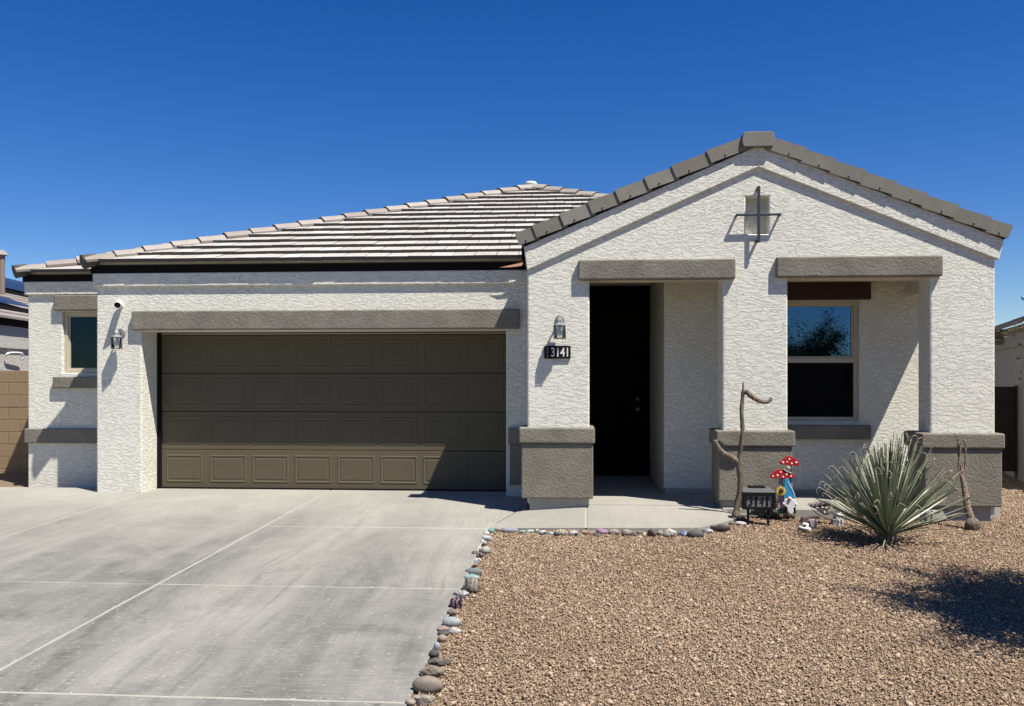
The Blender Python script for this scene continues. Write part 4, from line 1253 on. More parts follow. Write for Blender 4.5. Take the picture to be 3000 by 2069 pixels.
S = [  # px, py, width, height, colour 1, colour 2, pattern, roughness, label
 (1439, 1555, 20, 14, 'turq', 'mint', 0, .12, "small turquoise painted stone at the corner where walk meets driveway"),
 (1458, 1551, 22, 14, 'beige', 'peach', 0, .1, "pinkish beige pebble between the turquoise stone and the lilac-blue oval"),
 (1494, 1554, 45, 16, 'lilac', 'lav', 'marble', .08, "long smooth lilac-blue oval stone along the walk edge"),
 (1531, 1559, 20, 8, 'mint', 'sage', 0, .1, "flat mint pebble next to the long lilac-blue oval"),
 (1554, 1557, 22, 9, 'mint', 'white', 'marble', .1, "flat mint and white pebble beside the brown striped cream stone"),
 (1573, 1556, 15, 15, 'cream', 'brown', 'stripe', .12, "small upright cream stone with brown stripes by the walk"),
 (1592, 1561, 23, 15, 'white', 'black', 'blot', .1, "white painted stone with black markings along the walk edge"),
 (1614, 1563, 17, 10, 'mint', 'white', 'blot', .1, "tiny white and mint stone left of the cream zigzag stone"),
 (1642, 1561, 38, 20, 'cream', 'brown', 'stripe', .08, "large cream stone with brown zigzag stripes by the walk"),
 (1684, 1563, 30, 16, 'white', 'dgrey', 'blot', .2, "dark stone with a white top right of the zigzag stone"),
 (1725, 1561, 40, 12, 'orange', 'tan', 'marble', .15, "long flat orange-brown stone along the walk"),
 (1746, 1568, 20, 8, 'dbrown', 'grey', 0, .2, "small dark brown stone under the pink one"),
 (1763, 1558, 32, 18, 'pink', 'purple', 'marble', .25, "pink and purple painted rock at the walk edge"),
 (1799, 1559, 32, 18, 'tan', 'beige', 0, .06, "smooth tan oval stone right of the pink rock"),
 (1836, 1561, 29, 20, 'beige', 'grey', 'marble', .1, "round beige-grey stone right of the smooth tan oval"),
 (1858, 1565, 18, 14, 'dgrey', 'grey', 0, .3, "small angular dark grey stone beside the round beige one"),
 (1874, 1560, 18, 10, 'grey', 'brown', 0, .2, "small flat grey-brown stone against the walk edge"),
 (1888, 1565, 15, 13, 'cream', 'tan', 0, .3, "small cream chip stone left of the red-brown rock"),
 (1909, 1561, 27, 27, 'redbrown', 'brown', 'marble', .3, "dark red-brown rock along the walk edge"),
 (1932, 1562, 20, 18, 'rock2', 'tan', 0, .3, "leaning tan stone between red-brown and cream rocks"),
 (1963, 1561, 38, 32, 'cream', 'white', 'marble', .35, "biggest cream coloured rugged rock along the walk"),
 (1988, 1564, 15, 14, 'brown', 'rock', 0, .2, "small brown stone right of the big cream rock"),
 (2005, 1565, 24, 16, 'blue', 'white', 'blot', .15, "bright blue and white painted stone by the walk"),
 (2038, 1565, 46, 24, 'dgrey', 'grey', 0, .06, "large smooth dark grey oval stone beside the blue one"),
 (2069, 1556, 36, 15, 'grey', 'white', 'blot', .12, "grey stone with a white tip where the walk curves"),
 (2083, 1546, 28, 18, 'dbrown', 'brown', 0, .3, "dark brown rock on the curved walk edge behind the white-tipped stone"),
 (2117, 1547, 42, 20, 'dbrown', 'dgrey', 0, .2, "wide dark brown stone in front of the striped white stone"),
 (2168, 1534, 34, 12, 'white', 'purple', 'stripe', .08, "white stone with purple stripes at the end of the walk"),
 (2134, 1534, 52, 12, 'dbrown', 'rock', 'marble', .25, "long bark-brown stone left of the purple striped stone"),
 (2184, 1511, 66, 15, 'grey', 'beige', 0, .1, "long flat grey-pink stone behind the lawn number sign's leg"),
 (2174, 1524, 28, 14, 'dbrown', 'grey', 0, .2, "rounded dark stone under the long flat grey-pink stone"),
 (1425, 1563, 18, 15, 'white', 'peach', 0, .12, "white and peach stone at the top corner of the driveway edge"),
 (1427, 1577, 28, 16, 'white', 'lilac', 'blot', .2, "white stone with pale blue patches near the driveway's top corner"),
 (1415, 1589, 18, 16, 'white', 'navy', 'stripe', .15, "white stone with navy marks along the driveway edge"),
 (1402, 1606, 18, 18, 'white', 'grey', 0, .35, "angular pale grey-white stone touching the driveway edge"),
 (1424, 1612, 28, 26, 'cream', 'sage', 'marble', .15, "rounded cream stone with green-grey streaks on the gravel side"),
 (1397, 1624, 33, 20, 'dgrey', 'tan', 'stripe', .25, "dark striped rock along the driveway under the pale angular stone"),
 (1398, 1641, 21, 15, 'white', 'black', 'blot', .15, "white stone with one black blot along the driveway"),
 (1394, 1648, 22, 10, 'lilac', 'dgrey', 0, .15, "slate-blue stone under the white stone with black blot"),
 (1386, 1656, 28, 15, 'peach', 'black', 'blot', .12, "peach stone with black drawing on the driveway edge"),
 (1386, 1675, 45, 24, 'sage', 'grey', 0, .06, "smooth grey-green oval stone along the driveway"),
 (1382, 1693, 45, 24, 'turq', 'white', 'marble', .1, "turquoise and white swirled stone along the driveway"),
 (1384, 1716, 42, 52, 'rock2', 'dgrey', 'stripe', .25, "large tan stone slab with grey bands by the driveway"),
 (1362, 1725, 20, 34, 'dbrown', 'black', 0, .3, "dark upright stone left of the banded tan slab"),
 (1348, 1740, 46, 26, 'dgrey', 'white', 'marble', .3, "dark rock with white veins along the driveway"),
 (1336, 1765, 34, 42, 'black', 'pink', 'stripe', .25, "black rock painted with pink and lilac stripes"),
 (1327, 1794, 33, 20, 'brown', 'beige', 'marble', .08, "brown oval stone below the pink striped rock"),
 (1322, 1821, 50, 36, 'pbl', 'cream', 'marble', .1, "large pale blue painted stone along the driveway"),
 (1297, 1843, 31, 18, 'rose', 'beige', 'marble', .12, "rose pink stone at the driveway edge below the pale blue one"),
 (1299, 1856, 33, 16, 'dbrown', 'grey', 0, .1, "dark brown stone under the rose pink one"),
 (1330, 1848, 34, 22, 'beige', 'white', 'marble', .25, "rough pinkish white stone right of the rose pink one"),
 (1295, 1869, 24, 25, 'tan', 'beige', 0, .06, "smooth round tan stone along the lower driveway edge"),
 (1280, 1891, 17, 28, 'lav', 'pbl', 'stripe', .2, "narrow lilac and blue striped stone by the driveway"),
 (1271, 1913, 28, 25, 'dgrey', 'dgrey', 0, .06, "round dark grey stone above the brown angular rock"),
 (1285, 1938, 60, 32, 'rock', 'dbrown', 'marble', .4, "angular brown-grey rock near the bottom of the driveway edge"),
 (1265, 1962, 62, 48, 'rock', 'rock2', 'marble', .3, "wedge-shaped tan rock above the biggest boulder"),
 (1252, 2002, 82, 66, 'rock2', 'rock', 0, .15, "biggest tan boulder of the driveway border"),
 (1242, 2047, 60, 45, 'rock2', 'cream', 'marble', .3, "pale tan rock at the bottom end of the border"),
 (1202, 2057, 28, 22, 'tan', 'beige', 0, .2, "small pale stone left of the lowest tan rock"),
]
def dull(c):
    g_ = sum(c) / 3
    return [(x * 0.72 + g_ * 0.28) * 0.60 for x in c]
for i, (px, py, w, h, c1, c2, pat, rg, lab) in enumerate(S):
    p = grav(px, py + h * 0.42)
    zc = depth(p)
    wm = w / F * zc
    hm = h / F * zc * (0.92 if h > 0.7 * w else 1.0)
    lowv = (py + h / 2 - HY) / F
    hm = max(0.03, hm * (1 - 0.75 * lowv))
    dm = min(wm, max(0.06, hm * 1.1)) * 0.95
    p.z += hm * 0.42
    p.y += dm * 0.25
    b = stone_mesh(wm * 1.12, dm * 1.1, hm * 1.25, rg, 0, i + 1, rnd.uniform(-0.2, 0.2))
    me = bpy.data.meshes.new("stone"); bmesh.ops.recalc_face_normals(b, faces=b.faces)
    for f in b.faces: f.smooth = rg < 0.25
    b.to_mesh(me); b.free()
    o = bpy.data.objects.new("painted_stone" if c1 not in ('rock', 'rock2', 'dbrown', 'dgrey', 'grey', 'tan', 'brown', 'redbrown') else "border_stone", me)
    me.materials.append(stone_mat(dull(C[c1]), dull(C[c2]), pat))
    COL.objects.link(o); o.location = p
    tag(o, lab, "stone", "painted stones and rocks edging walk and driveway")

# ------------------------------------------------------------------ dead cactus skeleton by the middle pillar
YK = 9.58
def kp(px, py, dy=0.0): return at(px, py, YK + dy)
DC = empty("cactus_skeleton", kp(2160, 1508), "weathered dead cactus stalk with two ropy arms in front of the middle pillar", "dead cactus")
pts = spline([kp(2154, 1514), kp(2160, 1480), kp(2168, 1420), kp(2166, 1350), kp(2171, 1300), kp(2175, 1250), kp(2172, 1200), kp(2177, 1150), kp(2177, 1118)], 4)
rad = [0.062, 0.055, 0.046, 0.042, 0.04, 0.038, 0.036, 0.034, 0.034, 0.036, 0.044, 0.046, 0.036, 0.032, 0.030, 0.030, 0.030, 0.030, 0.029, 0.029, 0.028, 0.028, 0.028, 0.027, 0.027, 0.026, 0.026, 0.024, 0.024, 0.018, 0.014, 0.009, 0.002]
rad = (rad + [0.002] * 40)[:len(pts)]
bm_obj("trunk", tube_bm(pts, [r * 0.76 for r in rad], 14, wob=0.24, seed=3), M['driftwood'], DC)
def ropy(pts, r0, r1, name, parent, mat, twist=14, strands=5, seed=0):
    pts = spline(pts, 8); n = len(pts)
    b = bmesh.new()
    for s in range(strands):
        q = []
        for i, p in enumerate(pts):
            t = (pts[min(i + 1, n - 1)] - pts[max(i - 1, 0)]).normalized()
            a = t.cross(Vector((0.1, 1, 0.2))).normalized(); c = t.cross(a)
            an = 2 * math.pi * s / strands + twist * i / n
            r = r0 + (r1 - r0) * i / n
            q.append(p + (a * math.cos(an) + c * math.sin(an)) * r * 0.62)
        tube_bm(q, [(r0 + (r1 - r0) * i / n) * 0.52 for i in range(n)], 6, b, wob=0.1, seed=seed + s)
    return bm_obj(name, b, mat, parent)
ropy([kp(2184, 1146), kp(2198, 1158), kp(2215, 1170), kp(2235, 1178), kp(2252, 1176), kp(2261, 1166)], 0.028, 0.016, "arm", DC, M['ropewood'], 9, 5, 1)
ropy([kp(2160, 1353), kp(2145, 1341), kp(2124, 1330), kp(2108, 1315), kp(2099, 1300), kp(2096, 1290)], 0.029, 0.015, "arm", DC, M['ropewood'], 9, 5, 2)

# twisted root against the right pillar, ball end on the gravel
YT = 9.42
def tp(px, py, dy=0.0): return at(px, py, YT + dy)
RT = empty("twisted_root", grav(2850, 1552), "twisted rope-like dried root with a knobby ball end by the right pillar", "dried root")
ropy([tp(2845, 1520, -0.02), tp(2836, 1494), tp(2829, 1450, 0.05), tp(2824, 1420, 0.08), tp(2816, 1392, 0.10)], 0.040, 0.020, "braid", RT, M['ropewood'], 16, 5, 4)
for k, pl in enumerate(([(2814, 1396), (2808, 1370), (2811, 1340), (2814, 1318), (2808, 1300), (2800, 1280), (2796, 1268)], [(2818, 1394), (2812, 1352), (2806, 1325), (2805, 1300)],
                        [(2822, 1394), (2826, 1372), (2829, 1340), (2829, 1310), (2832, 1291)], [(2829, 1304), (2824, 1292), (2821, 1284)], [(2811, 1312), (2809, 1296), (2809, 1283)], [(2822, 1400), (2820, 1385), (2822, 1372)])):
    q = spline([tp(a, b_, 0.12 + 0.02 * (k % 3)) for a, b_ in pl], 4)
    bm_obj("tendril", tube_bm(q, [0.012 - 0.006 * i / len(q) for i in range(len(q))], 6, wob=0.15, seed=k), M['ropewood'], RT)
c = tp(2849, 1538, -0.05)
b = stone_mesh(0.155, 0.14, 0.155, 0.22, 0, 91, 0.3)
b.transform(Matrix.Translation(c))
bm_obj("ball_end", b, M['driftwood'], RT, True)

# ------------------------------------------------------------------ lawn number sign
gs = grav(2222, 1540)
YS = gs.y
SG = empty("lawn_number_sign", gs, "black solar lawn sign on two legs with a grey panel reading 3141", "house number")
x0, x1, z0, z1 = from_px(2175, 2272, 1442, 1493, YS)
ix0, ix1, iz0, iz1 = from_px(2187, 2263, 1452, 1485, YS)
bm_obj("sign_frame", prism_y([rect(x0, x1, z0, z1), rect(ix0, ix1, iz0, iz1)], YS - 0.02, YS + 0.05, 0.004), M['black'], SG)
bm_obj("face_panel", box_bm(ix0 - 0.005, ix1 + 0.005, YS + 0.0, YS + 0.02, iz0 - 0.005, iz1 + 0.005), M['frost'], SG)
bm_obj("back_cover", box_bm(x0 + 0.004, x1 - 0.004, YS + 0.0505, YS + 0.062, z0 + 0.004, z1 - 0.004), M['black'], SG)
b = bmesh.new()
vv = [b.verts.new(p) for p in ((x0, YS - 0.02, z1 + 0.001), (x1, YS - 0.02, z1 + 0.001), (x1 - 0.03, YS + 0.12, z1 + 0.035), (x0 + 0.03, YS + 0.12, z1 + 0.035))]
b.faces.new(vv); bmesh.ops.solidify(b, geom=b.faces[:], thickness=0.01)
bm_obj("solar_lid", b, M['steel'], SG)
xm = (x0 + x1) / 2
bm_obj("lid_hump", box_bm(xm - 0.09, xm + 0.09, YS + 0.10, YS + 0.15, z1 + 0.03, z1 + 0.055, 0.006), M['black'], SG)
for i, ch in enumerate("3141"):
    tb = text_bm(ch, 1.0, 1.0, (0, 0, 0), 0.01)
    zs = [v.co.z for v in tb.verts]; xs = [v.co.x for v in tb.verts]
    hh = max(zs) - min(zs); ww = max(xs) - min(xs)
    H_ = (iz1 - iz0) * 0.80; Wd = H_ * (0.46 if ch != '1' else 0.24)
    cxn = ix0 + (ix1 - ix0) * (0.16 + 0.213 * i)
    for v in tb.verts: v.co = Vector((cxn + v.co.x * Wd / ww, YS - 0.004 + v.co.y * 0.2, (iz0 + iz1) / 2 + v.co.z * H_ / hh))
    bm_obj("digit", tb, M['black'], SG)
for px in (2192, 2251):
    xx = at(px, 1500, YS).x
    bm_obj("leg", box_bm(xx - 0.012, xx + 0.012, YS + 0.0, YS + 0.02, gs.z - 0.12, z0 + 0.002, 0.003), M['black'], SG)

# ------------------------------------------------------------------ gnome and mushroom garden cut-out
YN = 9.52
def gp(zx, zy): return at(2100 + zx / 5.32, 1300 + zy / 5.32, YN)    # measured on an enlarged crop
def cut(name, pts, mat, y0, y1, bev=0.004):
    lp = [(gp(*p).x, gp(*p).z) for p in pts]
    return bm_obj(name, prism_y([lp], YN + y0, YN + y1, bev), mat, GN)
GN = empty("gnome_ornament", at(2310, 1522, YN), "painted garden cut-out of a blue-hatted gnome beneath two red spotted mushrooms", "garden ornament")
def smooth(pts, n=5):
    P = [Vector((p[0], p[1], 0)) for p in pts]
    out = []
    N_ = len(P)
    for i in range(N_):
        p0, p1, p2, p3 = P[i - 1], P[i], P[(i + 1) % N_], P[(i + 2) % N_]
        for k in range(n):
            t = k / n
            q = 0.5 * ((2 * p1) + (p2 - p0) * t + (2 * p0 - 5 * p1 + 4 * p2 - p3) * t * t + (3 * p1 - p0 - 3 * p2 + p3) * t ** 3)
            out.append((q.x, q.y))
    return out
cut("mushroom_stem", [(978, 540), (1045, 540), (1060, 1100), (950, 1100)], M['mauve'], 0.012, 0.030)
cut("mushroom_stem", [(1130, 340), (1175, 340), (1190, 900), (1120, 900)], M['mauve'], 0.013, 0.031)
CAPS = [([(968, 290), (1010, 262), (1050, 225), (1100, 195), (1140, 192), (1180, 210), (1235, 238), (1270, 280), (1284, 335), (1270, 348), (1180, 340), (1080, 330), (1000, 320)],
         [(1028, 290, 15), (1092, 282, 11), (1127, 240, 13), (1164, 308, 14), (1234, 290, 15)]),
        ([(828, 512), (860, 465), (905, 425), (960, 404), (1020, 404), (1070, 425), (1130, 452), (1185, 475), (1217, 510), (1205, 525), (1120, 540), (1000, 542), (850, 535)],
         [(872, 505, 13), (942, 492, 15), (991, 442, 13), (1028, 515, 13), (1083, 478, 15), (1153, 506, 13)])]
for k, (o_, dots) in enumerate(CAPS):
    cp = cut("mushroom_cap", smooth(o_, 3), M['red'], -0.012 - 0.002 * k, 0.010, 0.006)
    for (zx, zy, r) in dots:
        c = gp(zx, zy); R = r / 5.32 / F * depth(c)
        d_ = cyl_along(Vector((c.x, YN - 0.011 - 0.002 * k, c.z)), Vector((0, -1, 0)), [(R, 0), (R, 0.003), (R * 0.8, 0.005)], 14)
        bm_obj("cap_dot", d_, M['dot'], cp)
cut("hat", smooth([(1062, 555), (1110, 548), (1135, 600), (1160, 680), (1200, 770), (1218, 850), (1160, 850), (1090, 830), (1040, 862), (1045, 700)], 3), M['blue'], -0.016, 0.010, 0.006)
cut("hat_edge", [(1096, 588), (1112, 590), (1140, 655), (1175, 705), (1205, 770), (1222, 855), (1206, 855), (1190, 780), (1160, 715), (1125, 660)], M['blue_edge'], -0.020, -0.012, 0.002)
cut("beard", smooth([(1045, 875), (1100, 850), (1160, 850), (1215, 885), (1245, 945), (1235, 990), (1190, 1005), (1190, 1060), (1165, 1100), (1130, 1085), (1100, 1060), (1085, 990), (1045, 960)], 3), M['beard'], -0.022, 0.008, 0.008)
cut("boot", [(1058, 985), (1090, 985), (1092, 1090), (1056, 1085)], M['black'], -0.010, 0.008)
cut("boot", [(1185, 990), (1225, 985), (1232, 1085), (1190, 1090)], M['black'], -0.010, 0.008)
cut("base_green", [(935, 1030), (1060, 1010), (1060, 1095), (940, 1095)], M['dkgreen'], 0.009, 0.012)
def blob(name, zx, zy, rx, rz, ry, mat, dy):
    c = gp(zx, zy); k = 1 / 5.32 / F * depth(c)
    b = bmesh.new(); bmesh.ops.create_icosphere(b, subdivisions=2, radius=1)
    b.transform(Matrix.Translation(Vector((c.x, YN + dy, c.z))) @ Matrix.Diagonal((rx * k, ry, rz * k, 1)))
    return bm_obj(name, b, mat, GN, True)
blob("nose", 1128, 852, 30, 32, 0.018, M['skin'], -0.026)
blob("hand", 1035, 935, 20, 26, 0.014, M['skin'], -0.014)
blob("hand", 1228, 945, 22, 28, 0.014, M['beard'], -0.014)
blob("snail_shell", 1110, 385, 40, 42, 0.016, M['snail'], -0.012)
cut("snail_body", [(1040, 395), (1075, 405), (1145, 445), (1140, 460), (1090, 440), (1050, 415), (1025, 385)], M['snailbody'], -0.022, -0.008, 0.003)
# sunflower
c = gp(995, 736); k_ = 1 / 5.32 / F * depth(c)
SF = bm_obj("sunflower", cyl_along(Vector((c.x, YN - 0.016, c.z)), Vector((0, -1, 0)), [(36 * k_, 0), (36 * k_, 0.008), (24 * k_, 0.014)], 16), M['seed'], GN)
for i in range(17):
    a = 2 * math.pi * i / 17
    b = bmesh.new(); bmesh.ops.create_icosphere(b, subdivisions=1, radius=1)
    b.transform(Matrix.Translation(Vector((c.x + math.cos(a) * 54 * k_, YN - 0.018, c.z + math.sin(a) * 54 * k_))) @ Matrix.Rotation(-a, 4, 'Y') @ Matrix.Diagonal((24 * k_, 0.005, 10.5 * k_, 1)))
    bm_obj("petal", b, M['yellow'], SF)
bm_obj("stake", box_bm(gp(1100, 1100).x - 0.004, gp(1100, 1100).x + 0.004, YN + 0.0, YN + 0.008, grav_z(YN) - 0.1, gp(1100, 1060).z), M['black'], GN)

# bark log lying behind the lawn sign
lg0, lg1 = grav(2206, 1516), grav(2318, 1522)
LG = empty("bark_log", (lg0 + lg1) / 2, "short dark curled bark log lying behind the lawn number sign", "log")
for k in range(4):
    t = k / 4
    q = [lg0.lerp(lg1, t) + Vector((0, 0.05, 0.03 + 0.02 * (k % 2))), lg0.lerp(lg1, t + 0.16) + Vector((0, 0.0, 0.055)), lg0.lerp(lg1, t + 0.34) + Vector((0, 0.03, 0.03))]
    bm_obj("bark_piece", tube_bm(spline(q, 4), [0.03, 0.045, 0.05, 0.052, 0.05, 0.047, 0.043, 0.036, 0.024], 9, wob=0.2, seed=k), M['bark'], LG)

# brown spotted mushroom ornaments, fallen over
YM = 9.50
def mp_(zx, zy, Y=YM): return at(2320 + zx / 12.856, 1450 + zy / 12.856, Y)
def plate(parent, name, pts, mat, Y, y0, y1, bev=0.006):
    lp = [(mp_(*p, Y).x, mp_(*p, Y).z) for p in pts]
    return bm_obj(name, prism_y([lp], Y + y0, Y + y1, bev), mat, parent)
b0 = grav(2400, 1520)
MU = empty("mushroom_ornament", b0, "tilted brown mushroom ornament with white dots beside the porch slab edge", "garden ornament")
plate(MU, "cap", smooth([(590, 355), (720, 320), (900, 290), (1050, 235), (1220, 222), (1340, 250), (1420, 300), (1425, 540), (1415, 720), (1250, 760), (1120, 690), (900, 530), (700, 450)], 2), M['umber'], YM, -0.02, 0.03, 0.012)
plate(MU, "cap_rim", smooth([(585, 360), (720, 322), (900, 292), (1050, 237), (1220, 224), (1340, 250), (1415, 300), (1380, 322), (1200, 330), (1050, 365), (860, 395), (690, 430)], 2), M['mauve'], YM, -0.032, -0.015, 0.006)
plate(MU, "stem", [(690, 460), (900, 640), (1230, 820), (1420, 860), (1440, 900), (1330, 900), (1200, 850), (900, 700)], M['umber'], YM, -0.03, 0.01, 0.006)
for (zx, zy, rx, rz) in ((935, 455, 62, 42), (1130, 455, 42, 28), (1280, 470, 66, 38), (1365, 600, 32, 46), (1220, 638, 40, 42)):
    c = mp_(zx, zy); k_ = 1 / 12.856 / F * depth(c)
    b = lathe_bm([(1.0, 0), (1.0, 0.004), (0.85, 0.006)], 14)
    b.transform(Matrix.Translation(Vector((c.x, YM - 0.018, c.z))) @ Matrix.Rotation(math.radians(90), 4, 'X') @ Matrix.Diagonal((rx * k_, rz * k_, 1, 1)))
    bm_obj("cap_dot", b, M['dot'], MU)
for (zx, zy, rx, rz) in ((700, 360, 40, 22), (855, 340, 26, 17), (1060, 296, 32, 24), (1250, 280, 36, 32)):
    c = mp_(zx, zy); k_ = 1 / 12.856 / F * depth(c)
    b = lathe_bm([(1.0, 0), (1.0, 0.004), (0.85, 0.006)], 12)
    b.transform(Matrix.Translation(Vector((c.x, YM - 0.031, c.z))) @ Matrix.Rotation(math.radians(90), 4, 'X') @ Matrix.Diagonal((rx * k_, rz * k_, 1, 1)))
    bm_obj("rim_dot", b, M['seed'], MU)
b1 = grav(2372, 1546)
M2 = empty("mushroom_ornament", b1, "broken plum-brown mushroom ornament lying on the gravel behind the white solar light", "garden ornament")
YM2 = b1.y + 0.03
for nm, pts, y0, y1, mt in (("cap", smooth([(380, 860), (520, 830), (700, 790), (980, 760), (1060, 830), (1010, 900), (880, 900), (660, 880), (560, 950), (600, 1040), (620, 1110), (370, 1120)], 2), -0.03, 0.05, M['umber']),
                            ("stem", smooth([(620, 960), (760, 880), (900, 930), (930, 1060), (870, 1170), (760, 1240), (640, 1180)], 2), -0.055, -0.01, M['mauve'])):
    plate(M2, nm, pts, mt, YM2, y0, y1, 0.012)
# grey stone with two white spots
c = grav(2350, 1512)
b = stone_mesh(0.155, 0.10, 0.125, 0.28, 0, 77, 0.2)
st = bm_obj("spotted_stone", b, M['mauve'], None, True)
st.location = c + Vector((0, 0.03, 0.035))
tag(st, "mauve-grey stone with two white dots between gnome and brown mushroom", "stone")
for (dx, dz) in ((-0.022, 0.022), (-0.036, -0.012)):
    b = bmesh.new(); bmesh.ops.create_icosphere(b, subdivisions=2, radius=1)
    b.transform(Matrix.Translation((dx, -0.043, dz)) @ Matrix.Diagonal((0.012, 0.006, 0.010, 1)))
    o = bm_obj("white_spot", b, M['dot'], None, True); o.parent = st

# small white solar light on the gravel
c = grav(2361, 1556)
SL = empty("solar_light", c, "small white round solar light head lying on the gravel", "garden light")
b = lathe_bm([(0.0, 0.0), (0.055, 0.004), (0.066, 0.018), (0.060, 0.028), (0.034, 0.036), (0.033, 0.060), (0.030, 0.070), (0.0, 0.073)], 22)
b.transform(Matrix.Translation(c + Vector((0, 0.05, 0.005))) @ Matrix.Rotation(0.15, 4, 'Y'))
bm_obj("light_body", b, M['white'], SL, True)
bm_obj("solar_cell", box_bm(c.x - 0.028, c.x + 0.008, c.y + 0.008, c.y + 0.024, c.z + 0.044, c.z + 0.060), M['black'], SL)
bm_obj("foot_clip", box_bm(c.x + 0.035, c.x + 0.052, c.y + 0.0, c.y + 0.05, c.z - 0.01, c.z + 0.016, 0.003), M['white'], SL)

# little grey and white house ornament
c = grav(2457, 1540)
HO = empty("block_ornament", c, "small grey block ornament with white stripes and open lid beside the yucca", "garden ornament")
kx_ = depth(c) / F
bm_obj("block", box_bm(c.x - 16 * kx_, c.x + 14 * kx_, c.y, c.y + 0.09, c.z - 0.01, c.z + 18 * kx_, 0.004), M['steel'], HO)
bm_obj("upper_block", box_bm(c.x - 9 * kx_, c.x + 13 * kx_, c.y + 0.02, c.y + 0.09, c.z + 18.2 * kx_, c.z + 27 * kx_, 0.003), M['steel'], HO)
for ox in (0, 9):
    bm_obj("stripe", box_bm(c.x + (0 + ox) * kx_, c.x + (4 + ox) * kx_, c.y - 0.006, c.y + 0.02, c.z - 0.01, c.z + 19 * kx_, 0.002), M['white'], HO)
    bm_obj("stripe", box_bm(c.x + (-5 + ox) * kx_, c.x + (-1 + ox) * kx_, c.y + 0.012, c.y + 0.05, c.z + 18.4 * kx_, c.z + 28 * kx_, 0.002), M['white'], HO)
b = bmesh.new()
vv = [b.verts.new(p) for p in (c + Vector((-4 * kx_, 0.05, 30 * kx_)), c + Vector((22 * kx_, 0.05, 27 * kx_)), c + Vector((14 * kx_, 0.10, 36 * kx_)), c + Vector((8 * kx_, 0.10, 34 * kx_)))]
b.faces.new(vv); bmesh.ops.solidify(b, geom=b.faces[:], thickness=0.008)
bm_obj("lid", b, M['white'], HO)

# ------------------------------------------------------------------ yucca
yc = grav(2600, 1590)
YU = empty("yucca_plant", yc, "spiky grey-green yucca with curled dry leaf tips growing in the gravel", "yucca")
def blade_mesh(L, w, droop, curl, seed):
    r_ = random.Random(seed)
    b = bmesh.new()
    n = 9
    rows = []
    side = r_.uniform(-0.05, 0.05)
    for i in range(n + 1):
        t = i / n
        ww = w * (1.1 - 0.45 * t) * (1.0 if t < 0.93 else 0.6)
        if i == 0: ww = w * 1.35
        y = L * t
        z = -droop * t * t * L
        x = side * t * t * L
        rows.append([b.verts.new((x - ww / 2, y, z + 0.004)), b.verts.new((x, y, z - 0.003)), b.verts.new((x + ww / 2, y, z + 0.004))])
    for i in range(n):
        for k in range(2):
            f = b.faces.new((rows[i][k], rows[i][k + 1], rows[i + 1][k + 1], rows[i + 1][k]))
            if i >= n - 1 and curl: f.material_index = 1
    tip = Vector((side * L, L, -droop * L))
    if curl:
        q = [tip]
        a = 0.0
        d = Vector((side, 1, -droop)).normalized()
        R = r_.uniform(0.02, 0.04); s_ = r_.choice((-1, 1))
        for i in range(1, 9):
            a += 0.42 + 0.05 * i
            q.append(q[-1] + Vector((s_ * math.sin(a) * 0.5, math.cos(a), -abs(math.sin(a)) * 0.6)).normalized() * R * 0.62)
        tube_bm(q, [0.0030 - 0.0002 * i for i in range(len(q))], 4, b, mi=1)
    me = bpy.data.meshes.new("leaf"); b.to_mesh(me); b.free()
    me.materials.append(M['blade']); me.materials.append(M['drytip'])
    return me
blades = [blade_mesh(1.0, 0.0175 + 0.0035 * (k % 3), 0.005 + 0.018 * (k % 4), k % 8 in (0, 5), k) for k in range(14)]
r_ = random.Random(12)
NB = 270
for i in range(NB):
    az = r_.uniform(0, 2 * math.pi)
    tt = (i + 0.5) / NB
    el = math.radians(9 + 80 * (tt ** 0.72)) + r_.gauss(0, 0.05)
    if math.cos(az) < -0.3 and el < 0.35: el += r_.uniform(0.1, 0.5)
    el = min(el, math.radians(89))
    L = (0.66 + 0.34 * math.sin(el) + 0.12 * max(0, math.cos(az)) - 0.16 * max(0, -math.sin(az)) * math.cos(el)) * r_.uniform(0.73, 0.88)
    d = Vector((math.cos(az) * math.cos(el), math.sin(az) * math.cos(el), math.sin(el)))
    ex = d.cross(Vector((0, 0, 1))).normalized(); ez = ex.cross(d).normalized()
    o = bpy.data.objects.new("leaf", r_.choice(blades))
    COL.objects.link(o); o.parent = YU
    B = Matrix((ex * r_.uniform(0.85, 1.15), d * L, ez * 1.0)).transposed().to_4x4()
    o.matrix_basis = Matrix.Translation(Vector((math.cos(az) * 0.05 * math.cos(el), math.sin(az) * 0.05 * math.cos(el), 0.06 + 0.06 * math.sin(el)))) @ B @ Matrix.Rotation(r_.uniform(-0.5, 0.5), 4, 'Y')
# dead skirt of short dry leaves and stem
dm_ = blade_mesh(1.0, 0.02, 0.5, False, 77)
for i in range(14):
    az = r_.uniform(0, 2 * math.pi); el = math.radians(r_.uniform(-2, 14))
    d = Vector((math.cos(az) * math.cos(el), math.sin(az) * math.cos(el), math.sin(el)))
    ex = d.cross(Vector((0, 0, 1))).normalized(); ez = ex.cross(d).normalized()
    o = bpy.data.objects.new("leaf", dm_); COL.objects.link(o); o.parent = YU
    L = r_.uniform(0.3, 0.6)
    o.matrix_basis = Matrix.Translation((0, 0, 0.06)) @ Matrix((ex, d * L, ez)).transposed().to_4x4()
b = stone_mesh(0.20, 0.20, 0.18, 0.15, 0, 5, 0)
o = bm_obj("stem", b, M['bark'], None, True); o.parent = YU; o.location = (0, 0, 0.04)

